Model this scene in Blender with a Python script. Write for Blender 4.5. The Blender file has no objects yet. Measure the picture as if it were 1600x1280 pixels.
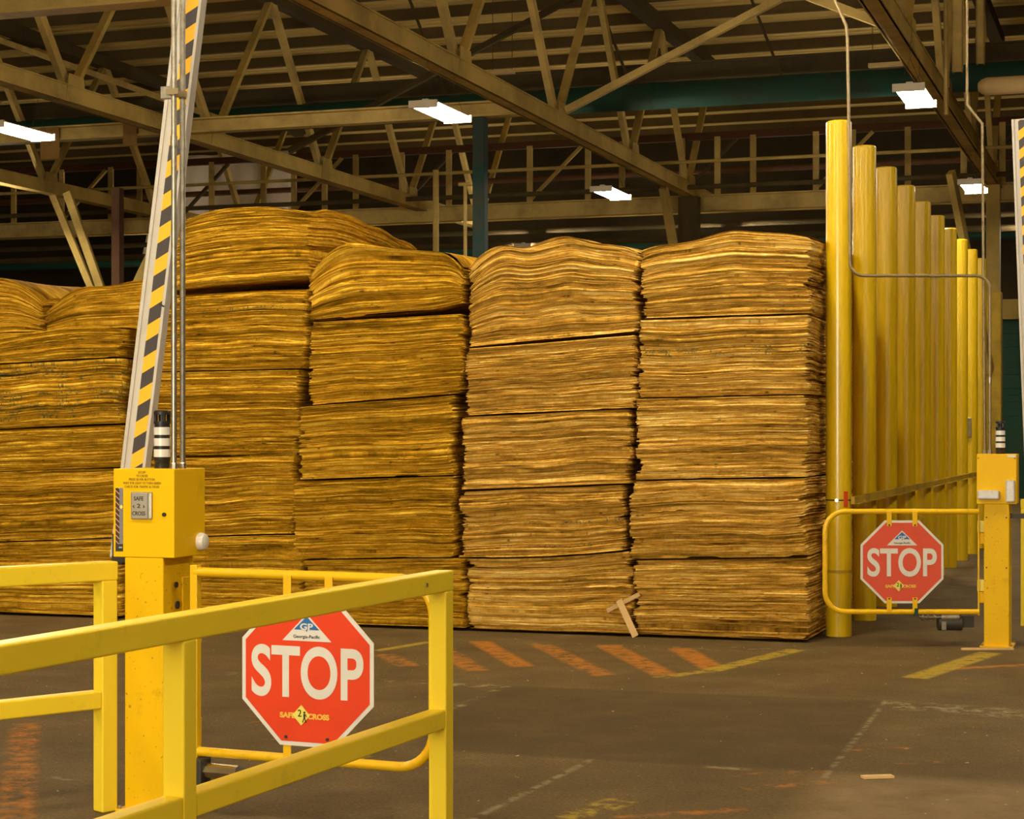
import bpy, bmesh, math, random
import numpy as np
from mathutils import Vector, Matrix

S = bpy.context.scene
COL = S.collection
R = math.radians

# ------------------------------------------------------------------ camera, world, key light, exposure
F = 3000.0                 # focal length in pixels of a 1600 x 1280 frame
EYE = 1.65
TH = R(18.64)              # the building grid is turned this much from the view axis
CT, ST = math.cos(TH), math.sin(TH)

cam = bpy.data.cameras.new('camera')
cam.sensor_width = 36.0
cam.lens = F * 36.0 / 1600.0
cam.shift_y = 40.0 / 1600.0
cam.clip_end = 300
cam_ob = bpy.data.objects.new('camera', cam)
cam_ob.location = (0, 0, EYE)
cam_ob.rotation_euler = (R(90), 0, 0)
COL.objects.link(cam_ob)
S.camera = cam_ob

w = bpy.data.worlds.new('hall_daylight')
S.world = w
w.use_nodes = True
bg = w.node_tree.nodes['Background']
bg.inputs['Color'].default_value = (1.0, 0.88, 0.66, 1)
bg.inputs['Strength'].default_value = 0.85

S.view_settings.view_transform = 'Standard'
S.view_settings.look = 'None'
S.view_settings.gamma = 1.0
S.view_settings.use_curve_mapping = False
S.view_settings.exposure = 0.0

# daylight coming in through the wide loading door behind the camera, on its left
dl = bpy.data.lights.new('door_daylight', 'AREA')
dl.shape = 'RECTANGLE'
dl.size, dl.size_y = 7.0, 5.0
dl.energy = 1750
dl.color = (1.0, 0.92, 0.74)
dl_ob = bpy.data.objects.new('door_daylight', dl)
dl_ob.location = (-7.0, -8.5, 3.0)
dl_ob.rotation_euler = (Vector((-1.0, 12.0, 1.5)) - Vector((-7.0, -8.5, 3.0))).to_track_quat('-Z', 'Y').to_euler()
COL.objects.link(dl_ob)

TUBE_POWER = 250.0


def ab(a, b, z=0.0):
    """grid coordinates (a to the right across the bays, b away along the bays) -> world"""
    return Vector((a * CT + b * ST, -a * ST + b * CT, z))


def floor_at(px, py):
    y = EYE * F / (py - 680.0)
    return ((px - 800.0) / F * y, y)


# ------------------------------------------------------------------ node helpers
def new_mat(name):
    m = bpy.data.materials.new(name)
    m.use_nodes = True
    nt = m.node_tree
    return m, nt, nt.nodes['Principled BSDF']


def N(nt, t, **kw):
    n = nt.nodes.new(t)
    for k, v in kw.items():
        if k.startswith('i_'):
            n.inputs[k[2:].replace('_', ' ')].default_value = v
        else:
            setattr(n, k, v)
    return n


def L(nt, a, b):
    nt.links.new(a, b)


def mth(nt, op, a, b=None, c=None, clamp=False):
    n = nt.nodes.new('ShaderNodeMath')
    n.operation = op
    n.use_clamp = clamp
    for i, v in enumerate((a, b, c)):
        if v is None:
            continue
        if isinstance(v, (int, float)):
            n.inputs[i].default_value = v
        else:
            L(nt, v, n.inputs[i])
    return n.outputs[0]


def mixc(nt, fac, c1, c2):
    n = nt.nodes.new('ShaderNodeMix')
    n.data_type = 'RGBA'
    for sock, v in ((n.inputs[0], fac), (n.inputs[6], c1), (n.inputs[7], c2)):
        if isinstance(v, (int, float)):
            sock.default_value = v
        elif isinstance(v, (tuple, list)):
            sock.default_value = tuple(v) + ((1,) if len(v) == 3 else ())
        else:
            L(nt, v, sock)
    return n.outputs[2]


def ramp(nt, fac, stops):
    n = nt.nodes.new('ShaderNodeValToRGB')
    e = n.color_ramp.elements
    while len(e) < len(stops):
        e.new(0.5)
    for q, (p, c) in zip(e, stops):
        q.position = p
        q.color = tuple(c) + ((1,) if len(c) == 3 else ())
    L(nt, fac, n.inputs[0])
    return n.outputs[0]


def noise(nt, vec, scale, detail=4, rough=0.6, stretch=None):
    if stretch:
        mp = N(nt, 'ShaderNodeMapping')
        mp.inputs['Scale'].default_value = stretch
        L(nt, vec, mp.inputs['Vector'])
        vec = mp.outputs[0]
    n = N(nt, 'ShaderNodeTexNoise')
    n.inputs['Scale'].default_value = scale
    n.inputs['Detail'].default_value = detail
    n.inputs['Roughness'].default_value = rough
    L(nt, vec, n.inputs['Vector'])
    return n.outputs['Fac']


def paint(name, base, rough=0.45, metal=0.0, dirt=(0.05, 0.035, 0.01), amount=0.35, scale=6.0,
          stretch=(1, 1, 1), lo=0.5, hi=0.75, bump=0.0, vary=0.12, coat=0.0, fine=0, spec=0.28):
    m, nt, p = new_mat(name)
    tc = N(nt, 'ShaderNodeTexCoord').outputs['Object']
    n1 = noise(nt, tc, scale, 6, 0.65, stretch)
    mr = N(nt, 'ShaderNodeMapRange')
    mr.inputs['From Min'].default_value = lo
    mr.inputs['From Max'].default_value = hi
    mr.inputs['To Max'].default_value = amount
    L(nt, n1, mr.inputs['Value'])
    n2 = noise(nt, tc, scale * 0.35, 3, 0.5)
    v = mixc(nt, n2, tuple(x * (1 - vary) for x in base), tuple(min(1, x * (1 + vary)) for x in base))
    c = mixc(nt, mr.outputs[0], v, dirt)
    if fine:
        n3 = noise(nt, tc, fine, 2, 0.5)
        f3 = N(nt, 'ShaderNodeMapRange')
        f3.inputs['From Min'].default_value = 0.66
        f3.inputs['From Max'].default_value = 0.72
        f3.inputs['To Max'].default_value = 0.55
        L(nt, n3, f3.inputs['Value'])
        c = mixc(nt, f3.outputs[0], c, dirt)
    L(nt, c, p.inputs['Base Color'])
    p.inputs['Roughness'].default_value = rough
    p.inputs['Metallic'].default_value = metal
    p.inputs['Specular IOR Level'].default_value = spec
    p.inputs['Coat Weight'].default_value = coat
    p.inputs['Coat Roughness'].default_value = 0.15
    if bump:
        b = N(nt, 'ShaderNodeBump')
        b.inputs['Strength'].default_value = bump
        b.inputs['Distance'].default_value = 0.01
        L(nt, n1, b.inputs['Height'])
        L(nt, b.outputs[0], p.inputs['Normal'])
    return m


# ------------------------------------------------------------------ materials
M = {}
M['post_yellow'] = paint('golden_post_paint', (0.82, 0.475, 0.003), 0.42, amount=0.5, scale=5, lo=0.58, hi=0.8, vary=0.06, fine=55, spec=0.1)
M['box_yellow'] = paint('golden_box_paint', (0.84, 0.485, 0.003), 0.40, amount=0.25, scale=5, lo=0.6, hi=0.85, vary=0.04, spec=0.1)
M['rail_yellow'] = paint('lemon_rail_paint', (0.88, 0.63, 0.03), 0.38, amount=0.35, scale=7, lo=0.6, hi=0.85, vary=0.06, coat=0.12, spec=0.12)
M['gate_yellow'] = paint('gate_pipe_paint', (0.82, 0.47, 0.006), 0.32, amount=0.45, scale=9, lo=0.56, hi=0.8, vary=0.08, coat=0.3)
M['bollard_yellow'] = paint('bollard_paint', (0.70, 0.45, 0.006), 0.30, amount=0.4, scale=3, stretch=(6, 6, 0.25), lo=0.5, hi=0.8, vary=0.10, coat=0.6)
M['worn_yellow'] = paint('worn_column_paint', (0.42, 0.26, 0.01), 0.6, amount=0.6, scale=2.5, lo=0.45, hi=0.75, vary=0.2)
M['steel_cream'] = paint('dusty_cream_steel', (0.58, 0.41, 0.125), 0.75, dirt=(0.10, 0.06, 0.02), amount=0.7, scale=1.2, lo=0.42, hi=0.75, vary=0.15)
M['steel_tan'] = paint('dusty_tan_steel', (0.44, 0.30, 0.075), 0.8, dirt=(0.08, 0.05, 0.015), amount=0.7, scale=1.0, lo=0.42, hi=0.75, vary=0.18)
M['steel_dark'] = paint('dark_brown_steel', (0.075, 0.05, 0.016), 0.8, dirt=(0.02, 0.012, 0.005), amount=0.6, scale=1.5, vary=0.2)
M['purlin'] = paint('purlin_paint', (0.13, 0.085, 0.028), 0.85, dirt=(0.03, 0.02, 0.008), amount=0.6, scale=0.8, vary=0.2)
M['steel_red'] = paint('red_oxide_steel', (0.085, 0.035, 0.012), 0.85, dirt=(0.02, 0.012, 0.006), amount=0.6, scale=1.5)
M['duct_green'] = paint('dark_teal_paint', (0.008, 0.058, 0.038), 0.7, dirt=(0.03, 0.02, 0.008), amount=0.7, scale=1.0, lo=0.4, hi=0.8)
M['column_teal'] = paint('teal_column_paint', (0.014, 0.045, 0.042), 0.75, dirt=(0.07, 0.045, 0.015), amount=0.8, scale=3, lo=0.4, hi=0.75)
M['door_green'] = paint('dark_green_door', (0.006, 0.045, 0.022), 0.6, amount=0.3, scale=1)
M['galv'] = paint('galvanised_steel', (0.42, 0.37, 0.28), 0.35, 0.85, dirt=(0.2, 0.15, 0.08), amount=0.6, scale=30, lo=0.4, hi=0.7)
M['steel_pipe'] = paint('grey_brown_pipe', (0.30, 0.22, 0.11), 0.45, 0.6, amount=0.5, scale=20)
M['chrome'] = paint('polished_steel', (0.75, 0.71, 0.63), 0.2, 1.0, amount=0.1, scale=30)
M['button_steel'] = paint('brushed_button_steel', (0.42, 0.37, 0.29), 0.4, 0.75, amount=0.15, scale=30)
M['aluminium'] = paint('white_aluminium', (0.56, 0.50, 0.41), 0.5, 0.0, dirt=(0.3, 0.25, 0.17), amount=0.35, scale=8)
M['black'] = paint('black_plastic', (0.022, 0.018, 0.013), 0.4, amount=0.1, scale=10)
M['motor_dark'] = paint('dark_grey_casting', (0.05, 0.042, 0.03), 0.5, 0.3, amount=0.4, scale=14)
M['lens_white'] = paint('white_lens', (0.72, 0.67, 0.58), 0.3, amount=0.1, scale=10, coat=0.4)
M['strobe'] = paint('frosted_strobe_lens', (0.55, 0.50, 0.42), 0.3, dirt=(0.3, 0.26, 0.2), amount=0.5, scale=25, coat=0.4)
M['sign_red'] = paint('sign_red', (0.72, 0.050, 0.008), 0.5, amount=0.06, scale=8, vary=0.04)
M['sign_red_faded'] = paint('faded_sign_red', (0.68, 0.085, 0.04), 0.55, amount=0.1, scale=8, vary=0.06)
M['sign_white'] = paint('sign_white', (0.70, 0.66, 0.57), 0.5, amount=0.08, scale=12, vary=0.04)
M['sign_blue'] = paint('emblem_blue', (0.03, 0.14, 0.36), 0.5, amount=0.02)
M['ink'] = paint('dark_ink', (0.03, 0.022, 0.012), 0.6, amount=0.05)
M['ink_olive'] = paint('olive_ink', (0.16, 0.10, 0.008), 0.6, amount=0.05)
M['sign_yellow'] = paint('sticker_yellow', (0.80, 0.68, 0.12), 0.5, amount=0.05)
M['letter_yellow'] = paint('lettering_yellow', (0.80, 0.50, 0.06), 0.5, amount=0.05)
M['red_sticker'] = paint('red_sticker', (0.62, 0.06, 0.01), 0.5, amount=0.3, scale=20)
M['plywood'] = paint('plywood_board', (0.26, 0.14, 0.035), 0.8, dirt=(0.12, 0.06, 0.015), amount=0.5, scale=2)
M['splinter'] = paint('raw_splinter', (0.66, 0.42, 0.17), 0.8, amount=0.2, scale=10)
M['tarp'] = paint('pale_tarp', (0.80, 0.70, 0.55), 0.6, dirt=(0.45, 0.36, 0.26), amount=0.5, scale=0.6, lo=0.4, hi=0.8)
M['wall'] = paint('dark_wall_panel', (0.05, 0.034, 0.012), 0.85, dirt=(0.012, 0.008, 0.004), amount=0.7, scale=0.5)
M['housing'] = paint('white_lamp_housing', (0.70, 0.62, 0.48), 0.4, amount=0.1, scale=4)
M['duct_cream'] = paint('cream_duct', (0.62, 0.44, 0.20), 0.6, amount=0.3, scale=2, dirt=(0.3, 0.2, 0.08))


def emit(name, color, strength):
    m, nt, p = new_mat(name)
    p.inputs['Base Color'].default_value = (0.9, 0.9, 0.9, 1)
    p.inputs['Emission Color'].default_value = tuple(color) + (1,)
    p.inputs['Emission Strength'].default_value = strength
    return m


M['tube'] = emit('glowing_tube', (1.0, 0.90, 0.70), TUBE_POWER)


def deck_material():
    m, nt, p = new_mat('roof_deck_paint')
    tc = N(nt, 'ShaderNodeTexCoord').outputs['Object']
    n1 = noise(nt, tc, 0.5, 6, 0.65, (0.5, 1.5, 1))
    n2 = noise(nt, tc, 2.0, 4, 0.6, (0.15, 3, 1))
    c = ramp(nt, n1, [(0.3, (0.70, 0.51, 0.15)), (0.7, (0.86, 0.65, 0.23))])
    f = N(nt, 'ShaderNodeMapRange')
    f.inputs['From Min'].default_value = 0.5
    f.inputs['From Max'].default_value = 0.75
    f.inputs['To Max'].default_value = 0.5
    L(nt, n2, f.inputs['Value'])
    L(nt, mixc(nt, f.outputs[0], c, (0.26, 0.17, 0.055)), p.inputs['Base Color'])
    p.inputs['Roughness'].default_value = 0.85
    return m


M['deck'] = deck_material()


def stripe_tape():
    m, nt, p = new_mat('black_and_amber_tape')
    tc = N(nt, 'ShaderNodeTexCoord').outputs['Object']
    sp = N(nt, 'ShaderNodeSeparateXYZ')
    L(nt, tc, sp.inputs[0])
    t = mth(nt, 'SUBTRACT', sp.outputs[2], mth(nt, 'MULTIPLY', sp.outputs[0], 0.72))
    t = mth(nt, 'FRACT', mth(nt, 'DIVIDE', t, 0.149))
    g = mth(nt, 'GREATER_THAN', t, 0.5)
    grain = noise(nt, tc, 260, 2, 0.5)
    blk = mixc(nt, grain, (0.012, 0.009, 0.008), (0.075, 0.055, 0.045))
    L(nt, mixc(nt, g, blk, (0.92, 0.46, 0.004)), p.inputs['Base Color'])
    p.inputs['Roughness'].default_value = 0.5
    return m


M['tape'] = stripe_tape()


def label_strip():
    m, nt, p = new_mat('safety_label')
    tc = N(nt, 'ShaderNodeTexCoord').outputs['Object']
    sp = N(nt, 'ShaderNodeSeparateXYZ')
    L(nt, tc, sp.inputs[0])
    t = mth(nt, 'ADD', sp.outputs[2], mth(nt, 'MULTIPLY', sp.outputs[0], 0.9))
    g = mth(nt, 'GREATER_THAN', mth(nt, 'FRACT', mth(nt, 'DIVIDE', t, 0.0245)), 0.8)
    c = mixc(nt, g, (0.03, 0.022, 0.02), (0.75, 0.30, 0.10))
    right = mth(nt, 'GREATER_THAN', sp.outputs[0], 0.0315)
    dots = noise(nt, tc, 500, 1, 0.5)
    c = mixc(nt, right, c, ramp(nt, dots, [(0.45, (0.06, 0.05, 0.05)), (0.55, (0.35, 0.31, 0.33))]))
    low = mth(nt, 'LESS_THAN', sp.outputs[2], 1.172)
    c = mixc(nt, low, c, (0.02, 0.018, 0.016))
    L(nt, c, p.inputs['Base Color'])
    p.inputs['Roughness'].default_value = 0.4
    return m


M['label'] = label_strip()


def veneer(name, dark, mid, light, speck=None, tint=1.0):
    """edges of stacked sheets: tone follows each sheet, streaks run along it"""
    m, nt, p = new_mat(name)
    uv = N(nt, 'ShaderNodeUVMap').outputs[0]
    n1 = noise(nt, uv, 1.0, 3, 0.55, (0.5, 46, 1))       # tone of a few sheets
    n2 = noise(nt, uv, 1.0, 5, 0.7, (3, 190, 1))         # streaks inside them
    n3 = noise(nt, uv, 1.0, 2, 0.5, (0.4, 7, 1))         # broad bands
    v = mth(nt, 'ADD', mth(nt, 'MULTIPLY', n1, 0.6), mth(nt, 'MULTIPLY', n2, 0.8))
    v = mth(nt, 'ADD', v, mth(nt, 'MULTIPLY', n3, 0.3))
    v = mth(nt, 'SUBTRACT', v, 0.345)
    c = ramp(nt, v, [(0.30, dark), (0.43, tuple(0.5 * (x + y) for x, y in zip(dark, mid))), (0.52, mid), (0.68, light)])
    n5 = noise(nt, uv, 1.0, 3, 0.6, (9, 60, 1))
    k = N(nt, 'ShaderNodeMapRange')
    k.inputs['From Min'].default_value = 0.63
    k.inputs['From Max'].default_value = 0.72
    k.inputs['To Max'].default_value = 0.75
    L(nt, n5, k.inputs['Value'])
    c = mixc(nt, k.outputs[0], c, tuple(x * 0.35 for x in dark))
    if speck:
        sp = N(nt, 'ShaderNodeSeparateXYZ')
        L(nt, uv, sp.inputs[0])
        n4 = noise(nt, uv, 1.0, 2, 0.6, (55, 110, 1))
        n6 = noise(nt, uv, 1.0, 1, 0.5, (5, 9, 1))
        f = mth(nt, 'MULTIPLY', mth(nt, 'GREATER_THAN', n4, 0.56), mth(nt, 'GREATER_THAN', n6, 0.50))
        band = None
        for lo, hi in speck:
            q = mth(nt, 'MULTIPLY', mth(nt, 'GREATER_THAN', sp.outputs[1], lo), mth(nt, 'LESS_THAN', sp.outputs[1], hi))
            band = q if band is None else mth(nt, 'MAXIMUM', band, q)
        f = mth(nt, 'MULTIPLY', f, band)
        c = mixc(nt, mth(nt, 'MULTIPLY', f, 0.8), c, (0.03, 0.09, 0.05))
    L(nt, c, p.inputs['Base Color'])
    p.inputs['Roughness'].default_value = 0.85
    p.inputs['Specular IOR Level'].default_value = 0.03
    b = N(nt, 'ShaderNodeBump')
    b.inputs['Strength'].default_value = 0.5
    b.inputs['Distance'].default_value = 0.006
    L(nt, n2, b.inputs['Height'])
    L(nt, b.outputs[0], p.inputs['Normal'])
    return m


ORANGE = ((0.11, 0.048, 0.003), (0.61, 0.325, 0.044), (0.94, 0.65, 0.18))
GOLD = ((0.09, 0.040, 0.002), (0.51, 0.255, 0.012), (0.84, 0.51, 0.05))
M['veneer_A'] = veneer('tan_veneer_edges', *ORANGE)
M['veneer_A2'] = veneer('tan_veneer_edges_specked', *ORANGE, speck=[(0.33, 0.40)])
M['veneer_B4'] = veneer('tan_veneer_edges_marked', *ORANGE, speck=[(0.24, 0.30), (0.05, 0.09)])
M['veneer_C'] = veneer('golden_veneer_edges', *GOLD)
M['veneer_D2'] = veneer('golden_veneer_edges_marked', *GOLD, speck=[(0.50, 0.55)])
M['veneer_E2'] = veneer('golden_veneer_edges_specked', *GOLD, speck=[(0.08, 0.60)])


# ------------------------------------------------------------------ mesh builder
class MB:
    def __init__(self):
        self.v, self.f = [], []

    def add(self, verts, faces, mat=None):
        o = len(self.v)
        if mat is not None:
            verts = [mat @ Vector(v) for v in verts]
        self.v += [tuple(v) for v in verts]
        self.f += [tuple(i + o for i in f) for f in faces]
        return self

    def box(self, x0, x1, y0, y1, z0, z1, mat=None):
        vs = [(x0, y0, z0), (x1, y0, z0), (x1, y1, z0), (x0, y1, z0), (x0, y0, z1), (x1, y0, z1), (x1, y1, z1), (x0, y1, z1)]
        fs = [(3, 2, 1, 0), (4, 5, 6, 7), (0, 1, 5, 4), (1, 2, 6, 5), (2, 3, 7, 6), (3, 0, 4, 7)]
        return self.add(vs, fs, mat)

    def prism(self, poly, y0, y1, mat=None):
        """polygon in x,z (counter-clockwise seen from -y) with depth along y"""
        n = len(poly)
        vs = [(x, y0, z) for x, z in poly] + [(x, y1, z) for x, z in poly]
        fs = [tuple(range(n)), tuple(range(2 * n - 1, n - 1, -1))]
        for i in range(n):
            j = (i + 1) % n
            fs.append((i, i + n, j + n, j))
        return self.add(vs, fs, mat)

    def beam(self, p, q, w, h, up=(0, 0, 1)):
        """rectangular bar from p to q, w across, h along 'up'"""
        p, q = Vector(p), Vector(q)
        d = (q - p).normalized()
        upv = Vector(up)
        s = d.cross(upv)
        if s.length < 1e-5:
            s = d.cross(Vector((1, 0, 0)))
        s.normalize()
        u = s.cross(d).normalized()
        vs = []
        for c in (p, q):
            for a, b in ((-1, -1), (1, -1), (1, 1), (-1, 1)):
                vs.append(c + s * (a * w / 2) + u * (b * h / 2))
        return self.add(vs, [(3, 2, 1, 0), (4, 5, 6, 7), (0, 1, 5, 4), (1, 2, 6, 5), (2, 3, 7, 6), (3, 0, 4, 7)])

    def ibeam(self, p, q, w, h, t=0.03):
        p, q = Vector(p), Vector(q)
        d = (q - p).normalized()
        s = d.cross(Vector((0, 0, 1))).normalized()
        u = s.cross(d).normalized()
        self.beam(p, q, t, h - 2 * t)
        off = u * (h / 2 - t / 2)
        self.beam(p + off, q + off, w, t)
        self.beam(p - off, q - off, w, t)
        return self

    def tube(self, pts, r, n=12, caps=True):
        pts = [Vector(p) for p in pts]
        rings, prev = [], None
        for i, p in enumerate(pts):
            if i == 0:
                d = pts[1] - p
            elif i == len(pts) - 1:
                d = p - pts[i - 1]
            else:
                d = (pts[i + 1] - p).normalized() + (p - pts[i - 1]).normalized()
            d.normalize()
            if prev is None:
                s = d.cross(Vector((0, 0, 1)))
                if s.length < 0.1:
                    s = d.cross(Vector((0, 1, 0)))
                s.normalize()
            else:
                s = (prev - d * prev.dot(d)).normalized()
            prev = s
            u = d.cross(s)
            rr = r[i] if isinstance(r, (list, tuple)) else r
            rings.append([p + (s * math.cos(2 * math.pi * k / n) + u * math.sin(2 * math.pi * k / n)) * rr for k in range(n)])
        vs = [v for ring in rings for v in ring]
        fs = []
        for i in range(len(rings) - 1):
            for k in range(n):
                a, b = i * n + k, i * n + (k + 1) % n
                fs.append((a, b, b + n, a + n))
        if caps:
            fs.append(tuple(range(n - 1, -1, -1)))
            fs.append(tuple(range((len(rings) - 1) * n, len(rings) * n)))
        return self.add(vs, fs)

    def lathe(self, prof, n=32, c=(0, 0)):
        vs, fs = [], []
        for r, z in prof:
            for k in range(n):
                t = 2 * math.pi * k / n
                vs.append((c[0] + r * math.cos(t), c[1] + r * math.sin(t), z))
        for i in range(len(prof) - 1):
            for k in range(n):
                a, b = i * n + k, i * n + (k + 1) % n
                fs.append((a, b, b + n, a + n))
        fs.append(tuple(range(n - 1, -1, -1)))
        fs.append(tuple(range((len(prof) - 1) * n, len(prof) * n)))
        return self.add(vs, fs)

    def build(self, name, mat, parent=None, smooth=False, bevel=0.0, label=None, seg=2):
        me = bpy.data.meshes.new(name)
        me.from_pydata(self.v, [], self.f)
        me.update()
        o = bpy.data.objects.new(name, me)
        me.materials.append(M[mat] if isinstance(mat, str) else mat)
        COL.objects.link(o)
        if parent is not None:
            o.parent = parent
        if smooth:
            for pl in me.polygons:
                pl.use_smooth = True
            me.set_sharp_from_angle(angle=R(40))
        if bevel:
            bv = o.modifiers.new('edge', 'BEVEL')
            bv.width = bevel
            bv.segments = seg
            bv.limit_method = 'ANGLE'
            bv.angle_limit = R(40)
        if label:
            o['label'] = label
        return o


def tag(o, label, cat, group=None, kind=None):
    o['label'] = label
    o['category'] = cat
    if group:
        o['group'] = group
    if kind:
        o['kind'] = kind
    return o


def thing(name, label, cat, loc=(0, 0, 0), rz=0.0, group=None):
    o = bpy.data.objects.new(name, None)
    o.empty_display_size = 0.2
    COL.objects.link(o)
    o.location = loc
    o.rotation_euler = (0, 0, rz)
    return tag(o, label, cat, group)


def struct(o):
    o['kind'] = 'structure'
    return o


def arc(cx, cz, r, a0, a1, n=8):
    return [(cx + r * math.cos(R(a0 + (a1 - a0) * i / n)), cz + r * math.sin(R(a0 + (a1 - a0) * i / n))) for i in range(n + 1)]


def lettering(body, name, mat, parent, cx, cz, width, height, y, bold=0.0, depth=0.0012, lines=1, label=None, gap=1.0):
    """words as a thin raised mesh on a face looking along -y, fitted to width x height"""
    cu = bpy.data.curves.new(name, 'FONT')
    cu.body = body
    cu.size = 1.0
    cu.offset = bold
    cu.extrude = 0.0
    cu.align_x = 'CENTER'
    cu.space_line = gap
    tmp = bpy.data.objects.new(name, cu)
    COL.objects.link(tmp)
    dg = bpy.context.evaluated_depsgraph_get()
    me = bpy.data.meshes.new_from_object(tmp.evaluated_get(dg))
    bpy.data.objects.remove(tmp)
    co = np.array([v.co[:] for v in me.vertices])
    lo, hi = co.min(0), co.max(0)
    sx = width / (hi[0] - lo[0])
    sz = height / (hi[1] - lo[1]) if height else sx
    mid = (lo + hi) / 2
    for v in me.vertices:
        v.co = (cx + (v.co.x - mid[0]) * sx, y, cz + (v.co.y - mid[1]) * sz)
    bm = bmesh.new()
    bm.from_mesh(me)
    r = bmesh.ops.extrude_face_region(bm, geom=bm.faces[:])
    for g in r['geom']:
        if isinstance(g, bmesh.types.BMVert):
            g.co.y += depth
    bmesh.ops.recalc_face_normals(bm, faces=bm.faces[:])
    bm.to_mesh(me)
    bm.free()
    me.name = name
    for pl in me.polygons:
        pl.use_smooth = False
    me.materials.clear()
    me.materials.append(M[mat])
    o = bpy.data.objects.new(name, me)
    COL.objects.link(o)
    o.parent = parent
    if label:
        o['label'] = label
    return o


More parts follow.
